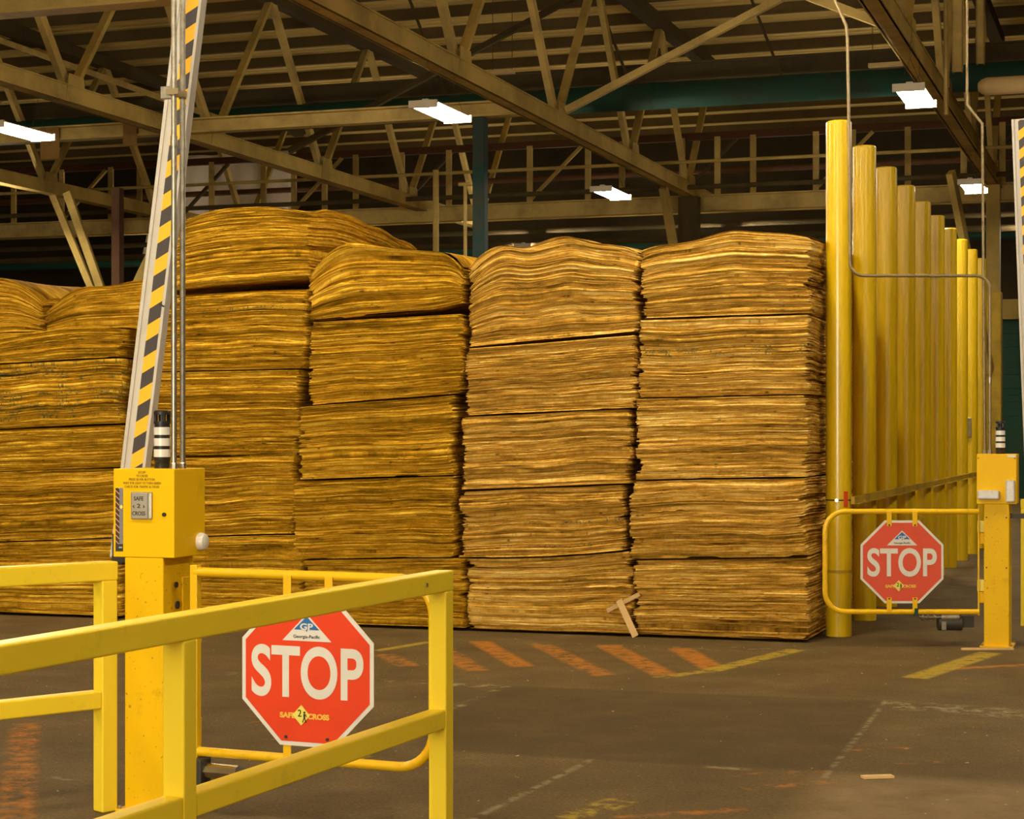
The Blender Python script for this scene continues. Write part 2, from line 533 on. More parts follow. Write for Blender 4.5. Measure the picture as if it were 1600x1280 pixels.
# ================================================================== the setting
def floor_material():
    m, nt, p = new_mat('stained_asphalt')
    pos = N(nt, 'ShaderNodeNewGeometry').outputs['Position']
    big = noise(nt, pos, 0.35, 5, 0.6)
    med = noise(nt, pos, 1.6, 6, 0.65)
    fine = noise(nt, pos, 55, 3, 0.6)
    c = ramp(nt, med, [(0.3, (0.068, 0.044, 0.014)), (0.55, (0.115, 0.075, 0.026)), (0.8, (0.175, 0.118, 0.048))])
    c = mixc(nt, mth(nt, 'MULTIPLY', big, 0.5), c, (0.094, 0.060, 0.021))
    g = ramp(nt, fine, [(0.3, (0.62, 0.6, 0.56)), (0.7, (1.3, 1.3, 1.28))])
    mul = N(nt, 'ShaderNodeMix', data_type='RGBA', blend_type='MULTIPLY')
    mul.inputs[0].default_value = 1.0
    L(nt, c, mul.inputs[6])
    L(nt, g, mul.inputs[7])
    c = mul.outputs[2]
    wear = noise(nt, pos, 9, 5, 0.7)
    wear2 = noise(nt, pos, 3, 4, 0.7)

    def mask(poly, soft=0.02):
        """convex patch of ground given by its corners"""
        n = len(poly)
        area = sum(poly[i][0] * poly[(i + 1) % n][1] - poly[(i + 1) % n][0] * poly[i][1] for i in range(n))
        if area < 0:
            poly = poly[::-1]
        out = None
        for i in range(n):
            (x0, y0), (x1, y1) = poly[i], poly[(i + 1) % n]
            ln = math.hypot(x1 - x0, y1 - y0)
            nx, ny = -(y1 - y0) / ln, (x1 - x0) / ln
            d = N(nt, 'ShaderNodeVectorMath', operation='DOT_PRODUCT')
            L(nt, pos, d.inputs[0])
            d.inputs[1].default_value = (nx, ny, 0)
            mr = N(nt, 'ShaderNodeMapRange')
            k = nx * x0 + ny * y0
            mr.inputs['From Min'].default_value = k - soft
            mr.inputs['From Max'].default_value = k + soft
            L(nt, d.outputs['Value'], mr.inputs['Value'])
            out = mr.outputs[0] if out is None else mth(nt, 'MULTIPLY', out, mr.outputs[0])
        return out

    def line(p, q, wd, soft=0.01):
        (x0, y0), (x1, y1) = p, q
        ln = math.hypot(x1 - x0, y1 - y0)
        nx, ny = -(y1 - y0) / ln * wd / 2, (x1 - x0) / ln * wd / 2
        return mask([(x0 + nx, y0 + ny), (x1 + nx, y1 + ny), (x1 - nx, y1 - ny), (x0 - nx, y0 - ny)], soft)

    def worn(mk, keep, src=wear, band=0.12):
        r = N(nt, 'ShaderNodeMapRange')
        r.inputs['From Min'].default_value = keep
        r.inputs['From Max'].default_value = keep + band
        L(nt, src, r.inputs['Value'])
        return mth(nt, 'MULTIPLY', mk, r.outputs[0])

    fa = floor_at
    # tar repair patch
    k = mask([fa(640, 1168), fa(705, 1109), fa(790, 1072), fa(1383, 1096), fa(1298, 1207), fa(925, 1188)], 0.045)
    c = mixc(nt, mth(nt, 'MULTIPLY', k, mth(nt, 'ADD', mth(nt, 'MULTIPLY', wear2, 0.7), 0.2)), c, (0.050, 0.032, 0.010))
    # the paler, dustier near ground to the right and the ground before the stacks
    k = mask([fa(1383, 1100), fa(1900, 1120), (5.2, 4.0), (0.0, 5.5), fa(745, 1278), fa(925, 1190), fa(1298, 1209)], 0.12)
    c = mixc(nt, mth(nt, 'MULTIPLY', k, mth(nt, 'MULTIPLY', wear2, 1.0)), c, (0.26, 0.175, 0.085))
    # sawn joints and worn concrete edges
    pale = (0.30, 0.235, 0.13)
    for p0, q0, wd, keep in ((fa(925, 1187), fa(735, 1282), 0.03, 0.40), (fa(1385, 1094), fa(1288, 1216), 0.022, 0.45),
                             (fa(1383, 1100), fa(1620, 1118), 0.32, 0.47), (fa(690, 1070), fa(792, 1072), 0.16, 0.47),
                             (fa(330, 1052), fa(700, 1068), 0.16, 0.52), (fa(705, 1109), fa(792, 1072), 0.05, 0.5),
                             (fa(1105, 1198), fa(1170, 1203), 0.05, 0.42), (fa(20, 1205), fa(130, 1222), 0.03, 0.5),
                             (fa(700, 1003), fa(1300, 1018), 0.28, 0.56)):
        c = mixc(nt, mth(nt, 'MULTIPLY', worn(line(p0, q0, wd, 0.012 + wd * 0.2), keep), 0.75), c, pale)
    # orange chevrons and yellow lane paint, worn through
    orange, yellow = (0.40, 0.140, 0.012), (0.34, 0.235, 0.02)
    for p0, q0, wd, keep in ((fa(748, 1002), fa(818, 1042), 0.17, 0.30), (fa(842, 1006), fa(945, 1056), 0.17, 0.36),
                             (fa(948, 1008), fa(1040, 1055), 0.19, 0.33), (fa(1062, 1013), fa(1116, 1045), 0.19, 0.31),
                             (fa(690, 1014), fa(745, 1048), 0.17, 0.36), (fa(598, 1022), fa(640, 1041), 0.16, 0.38),
                             (fa(1487, 1045), fa(1640, 1037), 0.10, 0.33), (fa(1165, 1232), fa(1345, 1218), 0.09, 0.45),
                             (fa(1330, 1174), fa(1430, 1168), 0.08, 0.45), (fa(960, 1279), fa(1190, 1262), 0.08, 0.42),
                             (fa(1140, 1212), fa(1300, 1204), 0.07, 0.47), (fa(1400, 1194), fa(1470, 1190), 0.07, 0.48),
                             (fa(40, 1130), fa(22, 1290), 0.16, 0.40), (fa(395, 1080), fa(425, 1160), 0.16, 0.50)):
        c = mixc(nt, mth(nt, 'MULTIPLY', worn(line(p0, q0, wd, 0.025), keep + 0.03, wear, 0.18), 0.78), c, orange)
    for p0, q0, wd, keep in ((fa(1028, 1059), fa(1118, 1047), 0.12, 0.44), (fa(1110, 1048), fa(1245, 1015), 0.15, 0.38),
                             (fa(1428, 1060), fa(1548, 1020), 0.18, 0.36), (fa(588, 1017), fa(672, 1003), 0.09, 0.36),
                             (fa(884, 1279), fa(975, 1250), 0.16, 0.46), (fa(560, 1190), fa(585, 1182), 0.12, 0.45)):
        c = mixc(nt, mth(nt, 'MULTIPLY', worn(line(p0, q0, wd, 0.02), keep), 0.85), c, yellow)
    # chips of wood and grit
    fl = noise(nt, pos, 22, 2, 0.5, (1, 0.6, 1))
    r = N(nt, 'ShaderNodeMapRange')
    r.inputs['From Min'].default_value = 0.735
    r.inputs['From Max'].default_value = 0.76
    L(nt, fl, r.inputs['Value'])
    c = mixc(nt, r.outputs[0], c, (0.42, 0.33, 0.19))
    L(nt, c, p.inputs['Base Color'])
    p.inputs['Roughness'].default_value = 0.8
    p.inputs['Specular IOR Level'].default_value = 0.12
    b = N(nt, 'ShaderNodeBump')
    b.inputs['Strength'].default_value = 0.25
    b.inputs['Distance'].default_value = 0.01
    L(nt, fine, b.inputs['Height'])
    L(nt, b.outputs[0], p.inputs['Normal'])
    return m


M['floor'] = floor_material()
A0, A1, B0, B1 = -40.0, 28.0, -14.0, 52.0
DECK = EYE + 8.3


def grid_ob(mb, name, mat, parent=None, **kw):
    """a mesh whose coordinates are grid coordinates"""
    o = mb.build(name, mat, parent, **kw)
    if parent is None:
        o.rotation_euler = (0, 0, -TH)
    return o


struct(grid_ob(MB().box(A0, A1, B0 - 20, B1, -0.3, 0), 'floor', 'floor'))
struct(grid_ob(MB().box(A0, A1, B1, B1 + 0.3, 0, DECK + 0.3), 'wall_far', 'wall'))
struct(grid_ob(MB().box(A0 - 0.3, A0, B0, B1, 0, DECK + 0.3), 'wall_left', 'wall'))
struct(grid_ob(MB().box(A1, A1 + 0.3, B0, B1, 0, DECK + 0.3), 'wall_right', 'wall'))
# ribbed roof deck, ribs across the bays
prof, y = [], B0
while y < B1:
    prof += [(y, DECK), (y + 0.17, DECK), (y + 0.19, DECK + 0.05), (y + 0.28, DECK + 0.05), (y + 0.30, DECK)]
    y += 0.30
mb = MB()
vs = [(A0, b, z) for b, z in prof] + [(A1, b, z) for b, z in prof]
n = len(prof)
mb.add(vs, [(i, i + 1, i + 1 + n, i + n) for i in range(n - 1)])
struct(grid_ob(mb, 'ceiling', 'deck'))
mb = MB()
b = 12.0
while b < B1:
    mb.box(A0, A1, b, b + 0.05, DECK - 0.20, DECK - 0.002)
    mb.box(A0, A1, b - 0.03, b + 0.05, DECK - 0.22, DECK - 0.20)
    b += 1.75
struct(grid_ob(mb, 'trim_1', 'purlin'))

# ================================================================== roof steel
CH = EYE + 4.9             # underside of the truss chords
TOP = DECK - 0.22


def truss(a, label, b_lo, b_hi, joints):
    t = thing('roof_truss', label, 'truss', ab(a, 0), -TH, 'steel roof trusses')
    c1 = MB()
    for s in (-0.10, 0.10):
        c1.box(s - 0.012, s + 0.012, b_lo, b_hi, CH, CH + 0.26)
    c1.box(-0.13, 0.13, b_lo, b_hi, CH, CH + 0.02)
    c1.box(-0.13, 0.13, b_lo, b_hi, CH + 0.24, CH + 0.26)
    c1.build('bottom_chord', 'steel_tan', t)
    MB().box(-0.12, 0.12, b_lo, b_hi, TOP - 0.24, TOP).build('top_chord', 'steel_dark', t)
    half = (joints[1] - joints[0]) / 2
    for j in joints:
        lo = Vector((0, j, CH + 0.13))
        MB().beam(lo, (0, j - half, TOP - 0.12), 0.15, 0.10, (1, 0, 0)).build('web_member', 'steel_cream', t)
        MB().beam(lo, (0, j + half, TOP - 0.12), 0.08, 0.13, (1, 0, 0)).build('web_member', 'steel_tan', t)
        g = MB().prism([(-0.28, -0.1), (0.28, -0.1), (0.2, 0.3), (-0.2, 0.3)], -0.006, 0.006,
                       Matrix.Translation((0.115, j, CH + 0.12)) @ Matrix.Rotation(R(90), 4, 'Z'))
        g.build('gusset_plate', 'steel_tan', t)
    return t


J = [11.26, 15.8, 20.32, 24.85, 29.4, 33.9, 38.4]
truss(-9.17, 'long steel roof truss above the lamp over the stacks, ending over the middle stacks', 6, 40.5, J)
truss(-15.3, 'steel roof truss crossing behind the top of the leaning striped arm', 6, 43, J + [42.9])
truss(-21.4, 'small far steel roof truss at the left edge, below the long lit tube', 6, 46, J + [42.9])
truss(-3.09, 'steep steel roof truss over the tall yellow bollards', 6, 40.0, J)

# girders across the bays
GZ = EYE + 4.85


def girder(name, label, a0, a1, bb, z0, h, wd, mat, cat='beam'):
    o = MB().ibeam((a0, 0, z0 + h / 2), (a1, 0, z0 + h / 2), wd, h).build(name, mat)
    o.location = ab(0, bb)
    o.rotation_euler = (0, 0, -TH)
    return tag(o, label, cat)


girder('girder_beam', 'long cream girder behind the striped arm, carried by the teal column', -34, -9.35, 28.3, GZ + 0.12, 0.24, 0.22, 'steel_cream')
girder('girder_beam', 'dusty tan girder at the top left of the view, nearest of the girders', -30, -9.3, 19.3, GZ + 0.03, 0.3, 0.3, 'steel_tan')
girder('girder_beam', 'dark beam running along the top of the dark teal duct', -34, 22, 34.0, EYE + 6.42, 0.34, 0.2, 'steel_dark')

# far girder with its row of hangers
t = thing('girder_truss', 'far cream girder with a row of short upright hangers, just above the stacks', 'truss', ab(0, 39.2), -TH)
MB().ibeam((-34, 0, GZ - 0.02), (12, 0, GZ - 0.02), 0.2, 0.34).build('bottom_chord', 'steel_cream', t)
MB().box(-34, 12, -0.06, 0.06, EYE + 6.15, EYE + 6.3).build('top_chord', 'steel_red', t)
rnd = random.Random(5)
a = -33.0
k = 0
while a < 11.5:
    MB().box(a - 0.06, a + 0.06, -0.09, -0.03, GZ + 0.13, EYE + 6.2).build('hanger', 'steel_cream' if k % 3 else 'steel_tan', t)
    if k % 3 == 1:
        MB().beam((a, -0.02, GZ + 0.2), (a + 1.15, -0.02, EYE + 6.15), 0.06, 0.09, (0, 1, 0)).build('brace', 'steel_tan' if k % 2 else 'steel_dark', t)
    a += rnd.choice((0.75, 1.1, 1.3))
    k += 1

# service pipes across the far bay, each its own line
for bb, z, r, mt, lab in ((37.2, EYE + 5.42, 0.035, 'steel_tan', 'thin tan pipe crossing the dark bay above the far girder'),
                          (38.0, EYE + 5.02, 0.05, 'steel_dark', 'dark pipe just over the far cream girder'),
                          (41.5, EYE + 4.35, 0.07, 'steel_dark', 'dark pipe below the far cream girder'),
                          (42.5, EYE + 4.75, 0.06, 'steel_dark', 'dark pipe hidden partly behind the far cream girder'),
                          (43.5, EYE + 6.1, 0.07, 'steel_red', 'rust red pipe under the far end of the roof'),
                          (44.5, EYE + 5.3, 0.06, 'steel_tan', 'tan pipe deep in the dark far bay'),
                          (45.5, EYE + 4.6, 0.1, 'duct_green', 'green pipe low in the dark far bay')):
    o = MB().tube([(A0 + 2, 0, 0), (A1 - 2, 0, 0)], r, 10).build('service_pipe', mt, smooth=True)
    o.location = ab(0, bb, z)
    o.rotation_euler = (0, 0, -TH)
    tag(o, lab, 'pipe', 'service pipes in the far bay')

# teal duct
t = thing('air_duct', 'long dark teal round duct running across under the roof', 'duct', ab(0, 33.0), -TH)
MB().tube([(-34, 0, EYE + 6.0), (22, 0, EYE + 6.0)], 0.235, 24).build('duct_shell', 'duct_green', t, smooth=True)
for a in (-28, -21.5, -15, -8.5, -2, 4.5, 11):
    MB().tube([(a - 0.02, 0, EYE + 6.0), (a + 0.02, 0, EYE + 6.0)], 0.248, 24).build('band', 'duct_green', t, smooth=True)
for a in (-12.4, -8.9, -6.2, -3.0):
    MB().beam((a, 0, EYE + 6.2), (a - 0.75, -0.1, TOP + 0.1), 0.05, 0.05).build('hanger', 'steel_dark', t)

# cream insulated duct at the right edge
t = thing('insulated_duct', 'cream round-ended duct at the right edge under the teal duct', 'duct', ab(0, 28.6), -TH)
MB().tube([(-2.5, 0, EYE + 5.06), (-2.45, 0, EYE + 5.06), (-2.38, 0, EYE + 5.06), (8, 0, EYE + 5.06)], [0.06, 0.105, 0.13, 0.13], 20).build('duct_shell', 'duct_cream', t, smooth=True)
for a in (-1.2, 2.5, 6.0):
    MB().box(a - 0.01, a + 0.01, -0.01, 0.01, EYE + 5.18, TOP).build('hanger', 'steel_dark', t)

# columns
o = MB().box(-0.1, 0.1, -0.1, 0.1, 0, GZ + 0.12).build('steel_column', 'column_teal', bevel=0.02)
o.location = ab(-10.07, 28.3)
o.rotation_euler = (0, 0, -TH)
tag(o, 'teal steel column rising behind the middle veneer stacks', 'column')
t = thing('steel_column', 'dusty column behind the right control box, painted yellow below', 'column', ab(-3.09, 38.7), -TH)
MB().box(-0.165, 0.165, -0.165, 0.165, 0, 4.45).build('yellow_guard', 'worn_yellow', t, bevel=0.02)
MB().box(-0.13, 0.13, -0.13, 0.13, 4.45, CH).build('shaft', 'steel_tan', t)
MB().beam((-0.05, -0.2, 2.9), (-0.6, -2.2, CH), 0.12, 0.2).build('knee_brace', 'steel_tan', t)
t = thing('steel_column', 'dark column at the end of the truss above the middle stacks', 'column', ab(-9.17, 38.6), -TH)
MB().box(-0.2, 0.2, -0.15, 0.15, 0, CH).build('shaft', 'steel_dark', t)
MB().beam((0.05, -0.2, 3.6), (-0.12, -1.7, CH), 0.13, 0.2).build('knee_brace', 'steel_tan', t)
t = thing('steel_column', 'rust brown column behind the left stack with two slanting braces', 'column', ab(-20.0, 34.3), -TH)
MB().box(-0.09, 0.09, -0.09, 0.09, 0, CH + 0.1).build('shaft', 'steel_red', t)
MB().beam((-0.05, -0.12, 3.95), (-1.1, -0.12, CH + 0.05), 0.08, 0.17).build('brace', 'steel_tan', t)
MB().beam((-0.22, -0.12, 3.95), (-1.45, -0.12, CH + 0.05), 0.08, 0.14).build('brace', 'steel_tan', t)
MB().beam((0.1, -0.12, 3.95), (1.3, -0.12, CH - 0.4), 0.08, 0.17).build('brace', 'steel_tan', t)

# slim pipes standing behind the third stack
for px, py, y, r, cross, lab in ((681, 266, 32.0, 0.05, 0.0, 'stout tan pipe standing behind the third stack'),
                                 (727, 288, 31.0, 0.03, 0.07, 'slim pale pipe with a short crossbar beside the teal column')):
    zt_ = EYE + (680 - py) / F * y
    t = thing('standing_pipe', lab, 'pipe', ((px - 800) / F * y, y, 0), -TH)
    MB().tube([(0, 0, 0), (0, 0, zt_)], r, 12).build('pipe', 'steel_tan' if not cross else 'steel_cream', t, smooth=True)
    if cross:
        MB().tube([(-cross * 1.6, 0, zt_), (cross * 1.6, 0, zt_)], 0.03, 10).build('crossbar', 'steel_cream', t, smooth=True)

# sway braces across the bays (between trusses)
for p, q, wd, mt, lab in (((-9.0, 29.4, CH + 0.3), (-3.2, 29.4, TOP - 0.3), 0.11, 'steel_cream', 'thin cream brace rising to the right over the middle stacks'),
                          ((-3.2, 24.85, CH + 0.3), (-9.0, 24.85, TOP - 0.3), 0.11, 'steel_cream', 'thin cream brace slanting down towards the lamp over the bollards'),
                          ((-15.2, 29.4, CH + 0.5), (-21.3, 29.4, TOP - 0.4), 0.10, 'steel_cream', 'thin cream brace slanting down at the top left to the striped arm'),
                          ((-15.1, 32.0, CH + 0.3), (-9.3, 32.0, TOP - 0.3), 0.10, 'steel_dark', 'dark brace rising to the right behind the striped arm'),
                          ((-9.0, 20.32, CH + 0.3), (-3.2, 20.32, TOP - 0.3), 0.1, 'steel_tan', 'tan brace above the top of the view between two trusses')):
    o = MB().beam(Vector(p) - Vector((p[0], p[1], 0)), Vector(q) - Vector((p[0], p[1], 0)), wd, wd).build('sway_brace', mt)
    o.location = ab(p[0], p[1])
    o.rotation_euler = (0, 0, -TH)
    tag(o, lab, 'brace', 'sway braces between the trusses')

# upright channels and bits hung near the right-hand truss
for px, y, z0, wd, lab in ((1496, 27.0, 6.75, 0.15, 'wide cream upright channel at the upper right beside the steep truss'),
                           (1532, 29.5, 7.35, 0.13, 'cream upright channel at the upper right, farther from the steep truss'),
                           (1478, 25.5, 5.9, 0.05, 'short thin cream strap hanging by the lamp over the bollards')):
    o = MB().box(-wd / 2, wd / 2, -0.05, -0.03, z0, TOP + 0.2).box(-wd / 2, -wd / 2 + 0.02, -0.05, 0.05, z0, TOP + 0.2).box(wd / 2 - 0.02, wd / 2, -0.05, 0.05, z0, TOP + 0.2).build('upright_channel', 'steel_cream')
    o.location = ((px - 800) / F * y, y, 0)
    o.rotation_euler = (0, 0, -TH)
    tag(o, lab, 'steel upright')
for px, y, z, ln, lab in ((785, 31.5, EYE + 5.92, 0.42, 'small unlit cream strip light over the truss above the stacks'),
                          (1389, 31.0, EYE + 5.95, 0.66, 'small unlit cream strip light left of the steep truss')):
    t = thing('strip_light', lab, 'light', ((px - 800) / F * y, y, z), -TH)
    MB().box(-ln / 2, ln / 2, -0.05, 0.05, 0, 0.07).build('housing', 'duct_cream', t, bevel=0.01)
    for s in (-1, 1):
        MB().tube([(s * ln * 0.4, 0, 0.07), (s * ln * 0.4, 0, TOP + 0.2 - z)], 0.006, 6).build('hanger_cable', 'steel_dark', t)
# boards wired under the cream girder
for px, y0, wd, h, lab in ((114, 33.05, 0.36, 0.54, 'square plywood board hung on the cream girder near the left lamp'),
                           (239, 32.6, 0.25, 0.38, 'small plywood board hung beside the striped arm')):
    x = (px - 800) / F * y0
    o = MB().box(-wd / 2, wd / 2, -0.02, 0.0, GZ + 0.34 - h, GZ + 0.34).build('plywood_board', 'plywood')
    a = x * CT - y0 * ST
    o.location = ab(a, 28.3 - 0.115)
    o.rotation_euler = (0, 0, -TH)
    tag(o, lab, 'board')
# pale tarp and green door at the far end
mb = MB()
nx, nz = 40, 16
for k in range(nz + 1):
    for i in range(nx + 1):
        u, v = i / nx, k / nz
        x = -3.0 + 4.0 * u - 0.9 * (1 - u) * (1 - v) + 0.0
        mb.v.append((x, 0.10 * math.sin(u * 19 + v) + 0.05 * math.sin(u * 37), 5.6 + 3.7 * v))
for k in range(nz):
    for i in range(nx):
        q = k * (nx + 1) + i
        mb.f.append((q, q + 1, q + nx + 2, q + nx + 1))
o = mb.build('tarp', 'tarp', smooth=True)
sol = o.modifiers.new('thick', 'SOLIDIFY')
sol.thickness = 0.01
o.location = ab(-23.0, 47.0)
o.rotation_euler = (0, 0, -TH)
tag(o, 'pale tarp glowing at the far end above the tallest stack', 'tarp')
t = thing('shutter_door', 'dark green shutter behind the right control box', 'door', ab(-2.6, B1), -TH)
mb = MB()
for k in range(26):
    mb.box(-2.5, 4.5, -0.10 + 0.015 * (k % 2), -0.02, k * 0.18, k * 0.18 + 0.175)
mb.build('curtain', 'door_green', t)
MB().box(-2.6, 4.6, -0.35, -0.01, 4.68, 5.2).build('hood', 'steel_tan', t)


# ================================================================== hanging lamps
def make_lamp():
    t = thing('fluorescent_lamp', 'x', 'lamp', (0, 0, 0), -TH, 'hanging fluorescent lamps')
    hw, hl = 0.18, 0.65
    h = MB()
    h.box(-0.166, 0.166, -hl, hl, 0.05, 0.065)          # flat top tray, open along its sides
    h.box(-0.04, 0.04, -hl * 0.9, hl * 0.9, 0.06, 0.10)
    h.prism([(-0.035, 0.03), (0, -0.015), (0.035, 0.03)][::-1], -hl * 0.95, hl * 0.95)
    h.build('housing', 'housing', t)
    for s in (-1, 1):
        MB().box(-hw - 0.02, hw + 0.02, s * hl - 0.02, s * hl + 0.02, -0.03, 0.07).build('end_cap', 'housing', t, bevel=0.006)
    for x in (-0.142, -0.077, 0.077, 0.142):
        MB().tube([(x, -hl + 0.03, -0.002), (x, hl - 0.03, -0.002)], 0.021, 10).build('tube', 'tube', t, smooth=True)
    for s in (-1, 1):
        c = MB()
        c.tube([(-0.14, s * 0.5, 0.06), (0, s * 0.5, 0.4), (0, s * 0.5, CH - LZ)], 0.0025, 5)
        c.tube([(0.14, s * 0.5, 0.06), (0, s * 0.5, 0.4)], 0.0025, 5)
        c.build('hanger_cable', 'ink', t)
    return t


LZ = EYE + 4.28
lamps = [(-9.06, 23.9, 'bright hanging lamp above the third stack, before the cream girder'),
         (-2.94, 24.7, 'bright four-tube hanging lamp above the row of yellow bollards'),
         (-9.24, 32.9, 'hanging lamp over the second stack from the bollards, far back'),
         (-3.06, 34.0, 'far hanging lamp to the right of the bollards, behind the thin conduit'),
         (-15.3, 23.5, 'long bright lamp cut by the left edge of the view'),
         (-22.1, 32.3, 'tiny far lamp at the left edge of the view'),
         (-2.5, 41.5, 'smallest far lamp beside the upright barrier arm at the right'),
         (-21.5, 42.0, 'hanging lamp deep behind the tallest stack'), (-23.5, 45.0, 'added unseen lamp lighting the pale tarp'),  # the one by the tarp is added out of sight to light it
         (-13.7, 42.0, 'added unseen lamp deep behind the third stack'), (-9.1, 42.0, 'hanging lamp deep behind the rightmost stack'),  # the third-stack one is added, hidden by the stacks, to brighten the roof
         (-9.2, 48.0, 'added unseen lamp at the far wall behind the rightmost stack'), (-15.2, 48.0, 'added unseen lamp at the far wall behind the second stack'),  # both added behind the stacks to light the far wall and deck
         (-15.3, 14.2, 'hanging lamp above the leftmost stack'), (-9.17, 13.6, 'hanging lamp in front of the third stack'),
         (-3.09, 13.6, 'hanging lamp in front of the rightmost stack'), (3.0, 14.6, 'hanging lamp above the right gate'),
         (-9.17, 4.6, 'hanging lamp above the left railing'), (-3.09, 4.6, 'hanging lamp above the near railing'),
         (3.0, 4.6, 'hanging lamp right of the camera'), (3.0, 24.0, 'hanging lamp beyond the right gate')]
proto = make_lamp()
for i, (a, b, lab) in enumerate(lamps):
    if i == 0:
        o = proto
    else:
        o = proto.copy()
        COL.objects.link(o)
        for ch in list(proto.children):
            c = ch.copy()
            COL.objects.link(c)
            c.parent = o
    o.location = ab(a, b, LZ)
    o['label'] = lab

# ================================================================== veneer stacks
BF = 15.2                   # the stacks' fronts stand on this grid line
DEEP = 2.55


def front(px, bf=BF):
    r = (px - 800.0) / F
    y = bf / (ST * r + CT)
    return r * y * CT - y * ST, y


def height(py, y):
    return EYE - (py - 680.0) / F * y


def smooth_noise(rng, n, m):
    """m random knots smoothly stretched over n samples"""
    k = rng.normal(size=m + 3)
    x = np.linspace(0, m, n)
    i = np.floor(x).astype(int)
    f = x - i
    f = f * f * (3 - 2 * f)
    return k[i] * (1 - f) + k[i + 1] * f


def bundle(label, mat, a0, a1, zb, zt, bf=BF, deep=DEEP, seed=0, group=True, per=0.0105, wave=0.008, curl=0.0, ns=56, nt=16,
           rough=0.009, name='veneer_bundle'):
    """a pack of thin sheets between the surfaces zb(s,t) and zt(s,t); s across the front 0-1, t into the depth 0-1"""
    rng = np.random.default_rng(seed)
    W = a1 - a0
    s = np.concatenate([np.linspace(0, 1, ns), np.ones(nt), np.linspace(1, 0, 6)[1:-1], np.zeros(nt)])
    t = np.concatenate([np.zeros(ns), np.linspace(0, 1, nt + 1)[1:], np.ones(4), np.linspace(1, 0, nt + 1)[:-1]])
    nxv = np.concatenate([np.zeros(ns), np.ones(nt), np.zeros(4), -np.ones(nt)])
    nyv = np.concatenate([-np.ones(ns), np.zeros(nt), np.ones(4), np.zeros(nt)])
    for i, (sx, sy) in ((0, (-.7, -.7)), (ns - 1, (.7, -.7))):
        nxv[i], nyv[i] = sx, sy
    per_len = np.concatenate([[0], np.cumsum(np.hypot(np.diff(s) * W, np.diff(t) * deep))])
    P = len(s)
    zb_, zt_ = zb(s, t), zt(s, t)
    H = float(np.mean(zt_ - zb_))
    nl = max(6, int(H / per))
    th = rng.gamma(2.2, 1.0, nl) + 0.35
    edges = np.concatenate([[0], np.cumsum(th)]) / th.sum()
    # long waves that change slowly from sheet to sheet
    nk = 7
    freq = rng.uniform(1.2, 11, nk)
    ph = rng.uniform(0, 6.28, nk)
    dph = rng.normal(0, 2.6, nk)
    amp = rng.uniform(0.3, 1.0, nk) / (1 + freq / 5)

    def wv(wf):
        e = wave + curl * (0.6 * wf ** 5 + 1.2 * wf ** 30)
        z = np.zeros(P)
        for q in range(nk):
            z += amp[q] * np.sin(freq[q] * per_len + ph[q] + dph[q] * wf * (1 + 0.3 * math.sin(5 * wf)))
        return z * e * min(1, wf * 6 + 0.25) * (1.0 if curl else min(1, (1 - wf) * 6 + 0.22))

    V, UVv = [], []
    wander = [smooth_noise(rng, nl, max(3, nl // 5)) * rough * q for q in (0.9, 2.4, 2.0)]     # front, right, left
    for k in range(nl):
        w0, w1 = edges[k], edges[k + 1]
        gapv = np.clip(smooth_noise(rng, P, 12) - 0.55, 0, 2)
        if rng.random() < 0.3:
            gapv *= 2.4
        gz = np.minimum(0.0024 + gapv * 0.011, 0.65 * (w1 - w0) * H)
        of, orr, ol = [wd[k] + rng.normal(0, rough * q) for wd, q in zip(wander, (0.8, 1.3, 1.1))]
        orr, ol = min(orr, 0.011), min(ol, 0.011)
        jit = smooth_noise(rng, P, 14) * rough * 0.32 + rng.normal(0, 1, P) * rough * 0.08
        fold = np.clip(smooth_noise(rng, P, 7) - 1.2, 0, 1) * np.sin(per_len * rng.uniform(25, 60) + rng.uniform(0, 6)) * 0.006
        inset = -0.010 - gapv * 0.05
        zlo = zb_ + (zt_ - zb_) * w0 + wv(w0) + fold * (w0 * (1 - w0) * 4)
        zhi = zb_ + (zt_ - zb_) * w1 + wv(w1) + fold * (w1 * (1 - w1) * 4)
        for z, o_ in ((zlo + gz, jit), (zhi, jit + rng.normal(0, 0.0015)), (zhi + 0.0004, jit + inset)):
            x = a0 - ol + s * (W + ol + orr) + nxv * o_
            yy = bf - of * (1 - t) + t * deep + nyv * o_
            V.append(np.stack([x, yy, z], 1))
            UVv.append(np.full(P, k * 0.0105))
    nr = len(V)
    V = np.concatenate(V)
    i = np.arange(P)
    j = (i + 1) % P
    quads = np.concatenate([np.stack([r * P + i, r * P + j, (r + 1) * P + j, (r + 1) * P + i], 1) for r in range(nr - 1)])
    uq = np.repeat(np.array(UVv)[:, 0], P)
    uvx = np.tile(per_len, nr) + seed * 3.7
    # upper and lower sheets
    gs, gt = 24, 16
    S_, T_ = np.meshgrid(np.linspace(0, 1, gs), np.linspace(0, 1, gt))
    wtop, wbot = wv(1.0), wv(0.0)
    caps_v, caps_q = [], []
    base = len(V)
    for zf, wv_, flip in ((zt, wtop, False), (zb, wbot, True)):
        z = zf(S_.ravel(), T_.ravel())
        fr = np.interp(S_.ravel(), s[:ns], wv_[:ns])
        z = z + fr * (1 - T_.ravel()) * (0.97)
        rgt = np.interp(T_.ravel(), np.concatenate([[0], t[ns:ns + nt]]), wv_[ns - 1:ns + nt])
        z = z + rgt * T_.ravel() * S_.ravel()
        caps_v.append(np.stack([a0 + S_.ravel() * W, bf + T_.ravel() * deep, z], 1))
        q = []
        for r_ in range(gt - 1):
            for c_ in range(gs - 1):
                k = base + r_ * gs + c_
                q.append((k, k + 1, k + gs + 1, k + gs) if not flip else (k, k + gs, k + gs + 1, k + 1))
        caps_q.append(np.array(q))
        base += gs * gt
    nver = len(V)
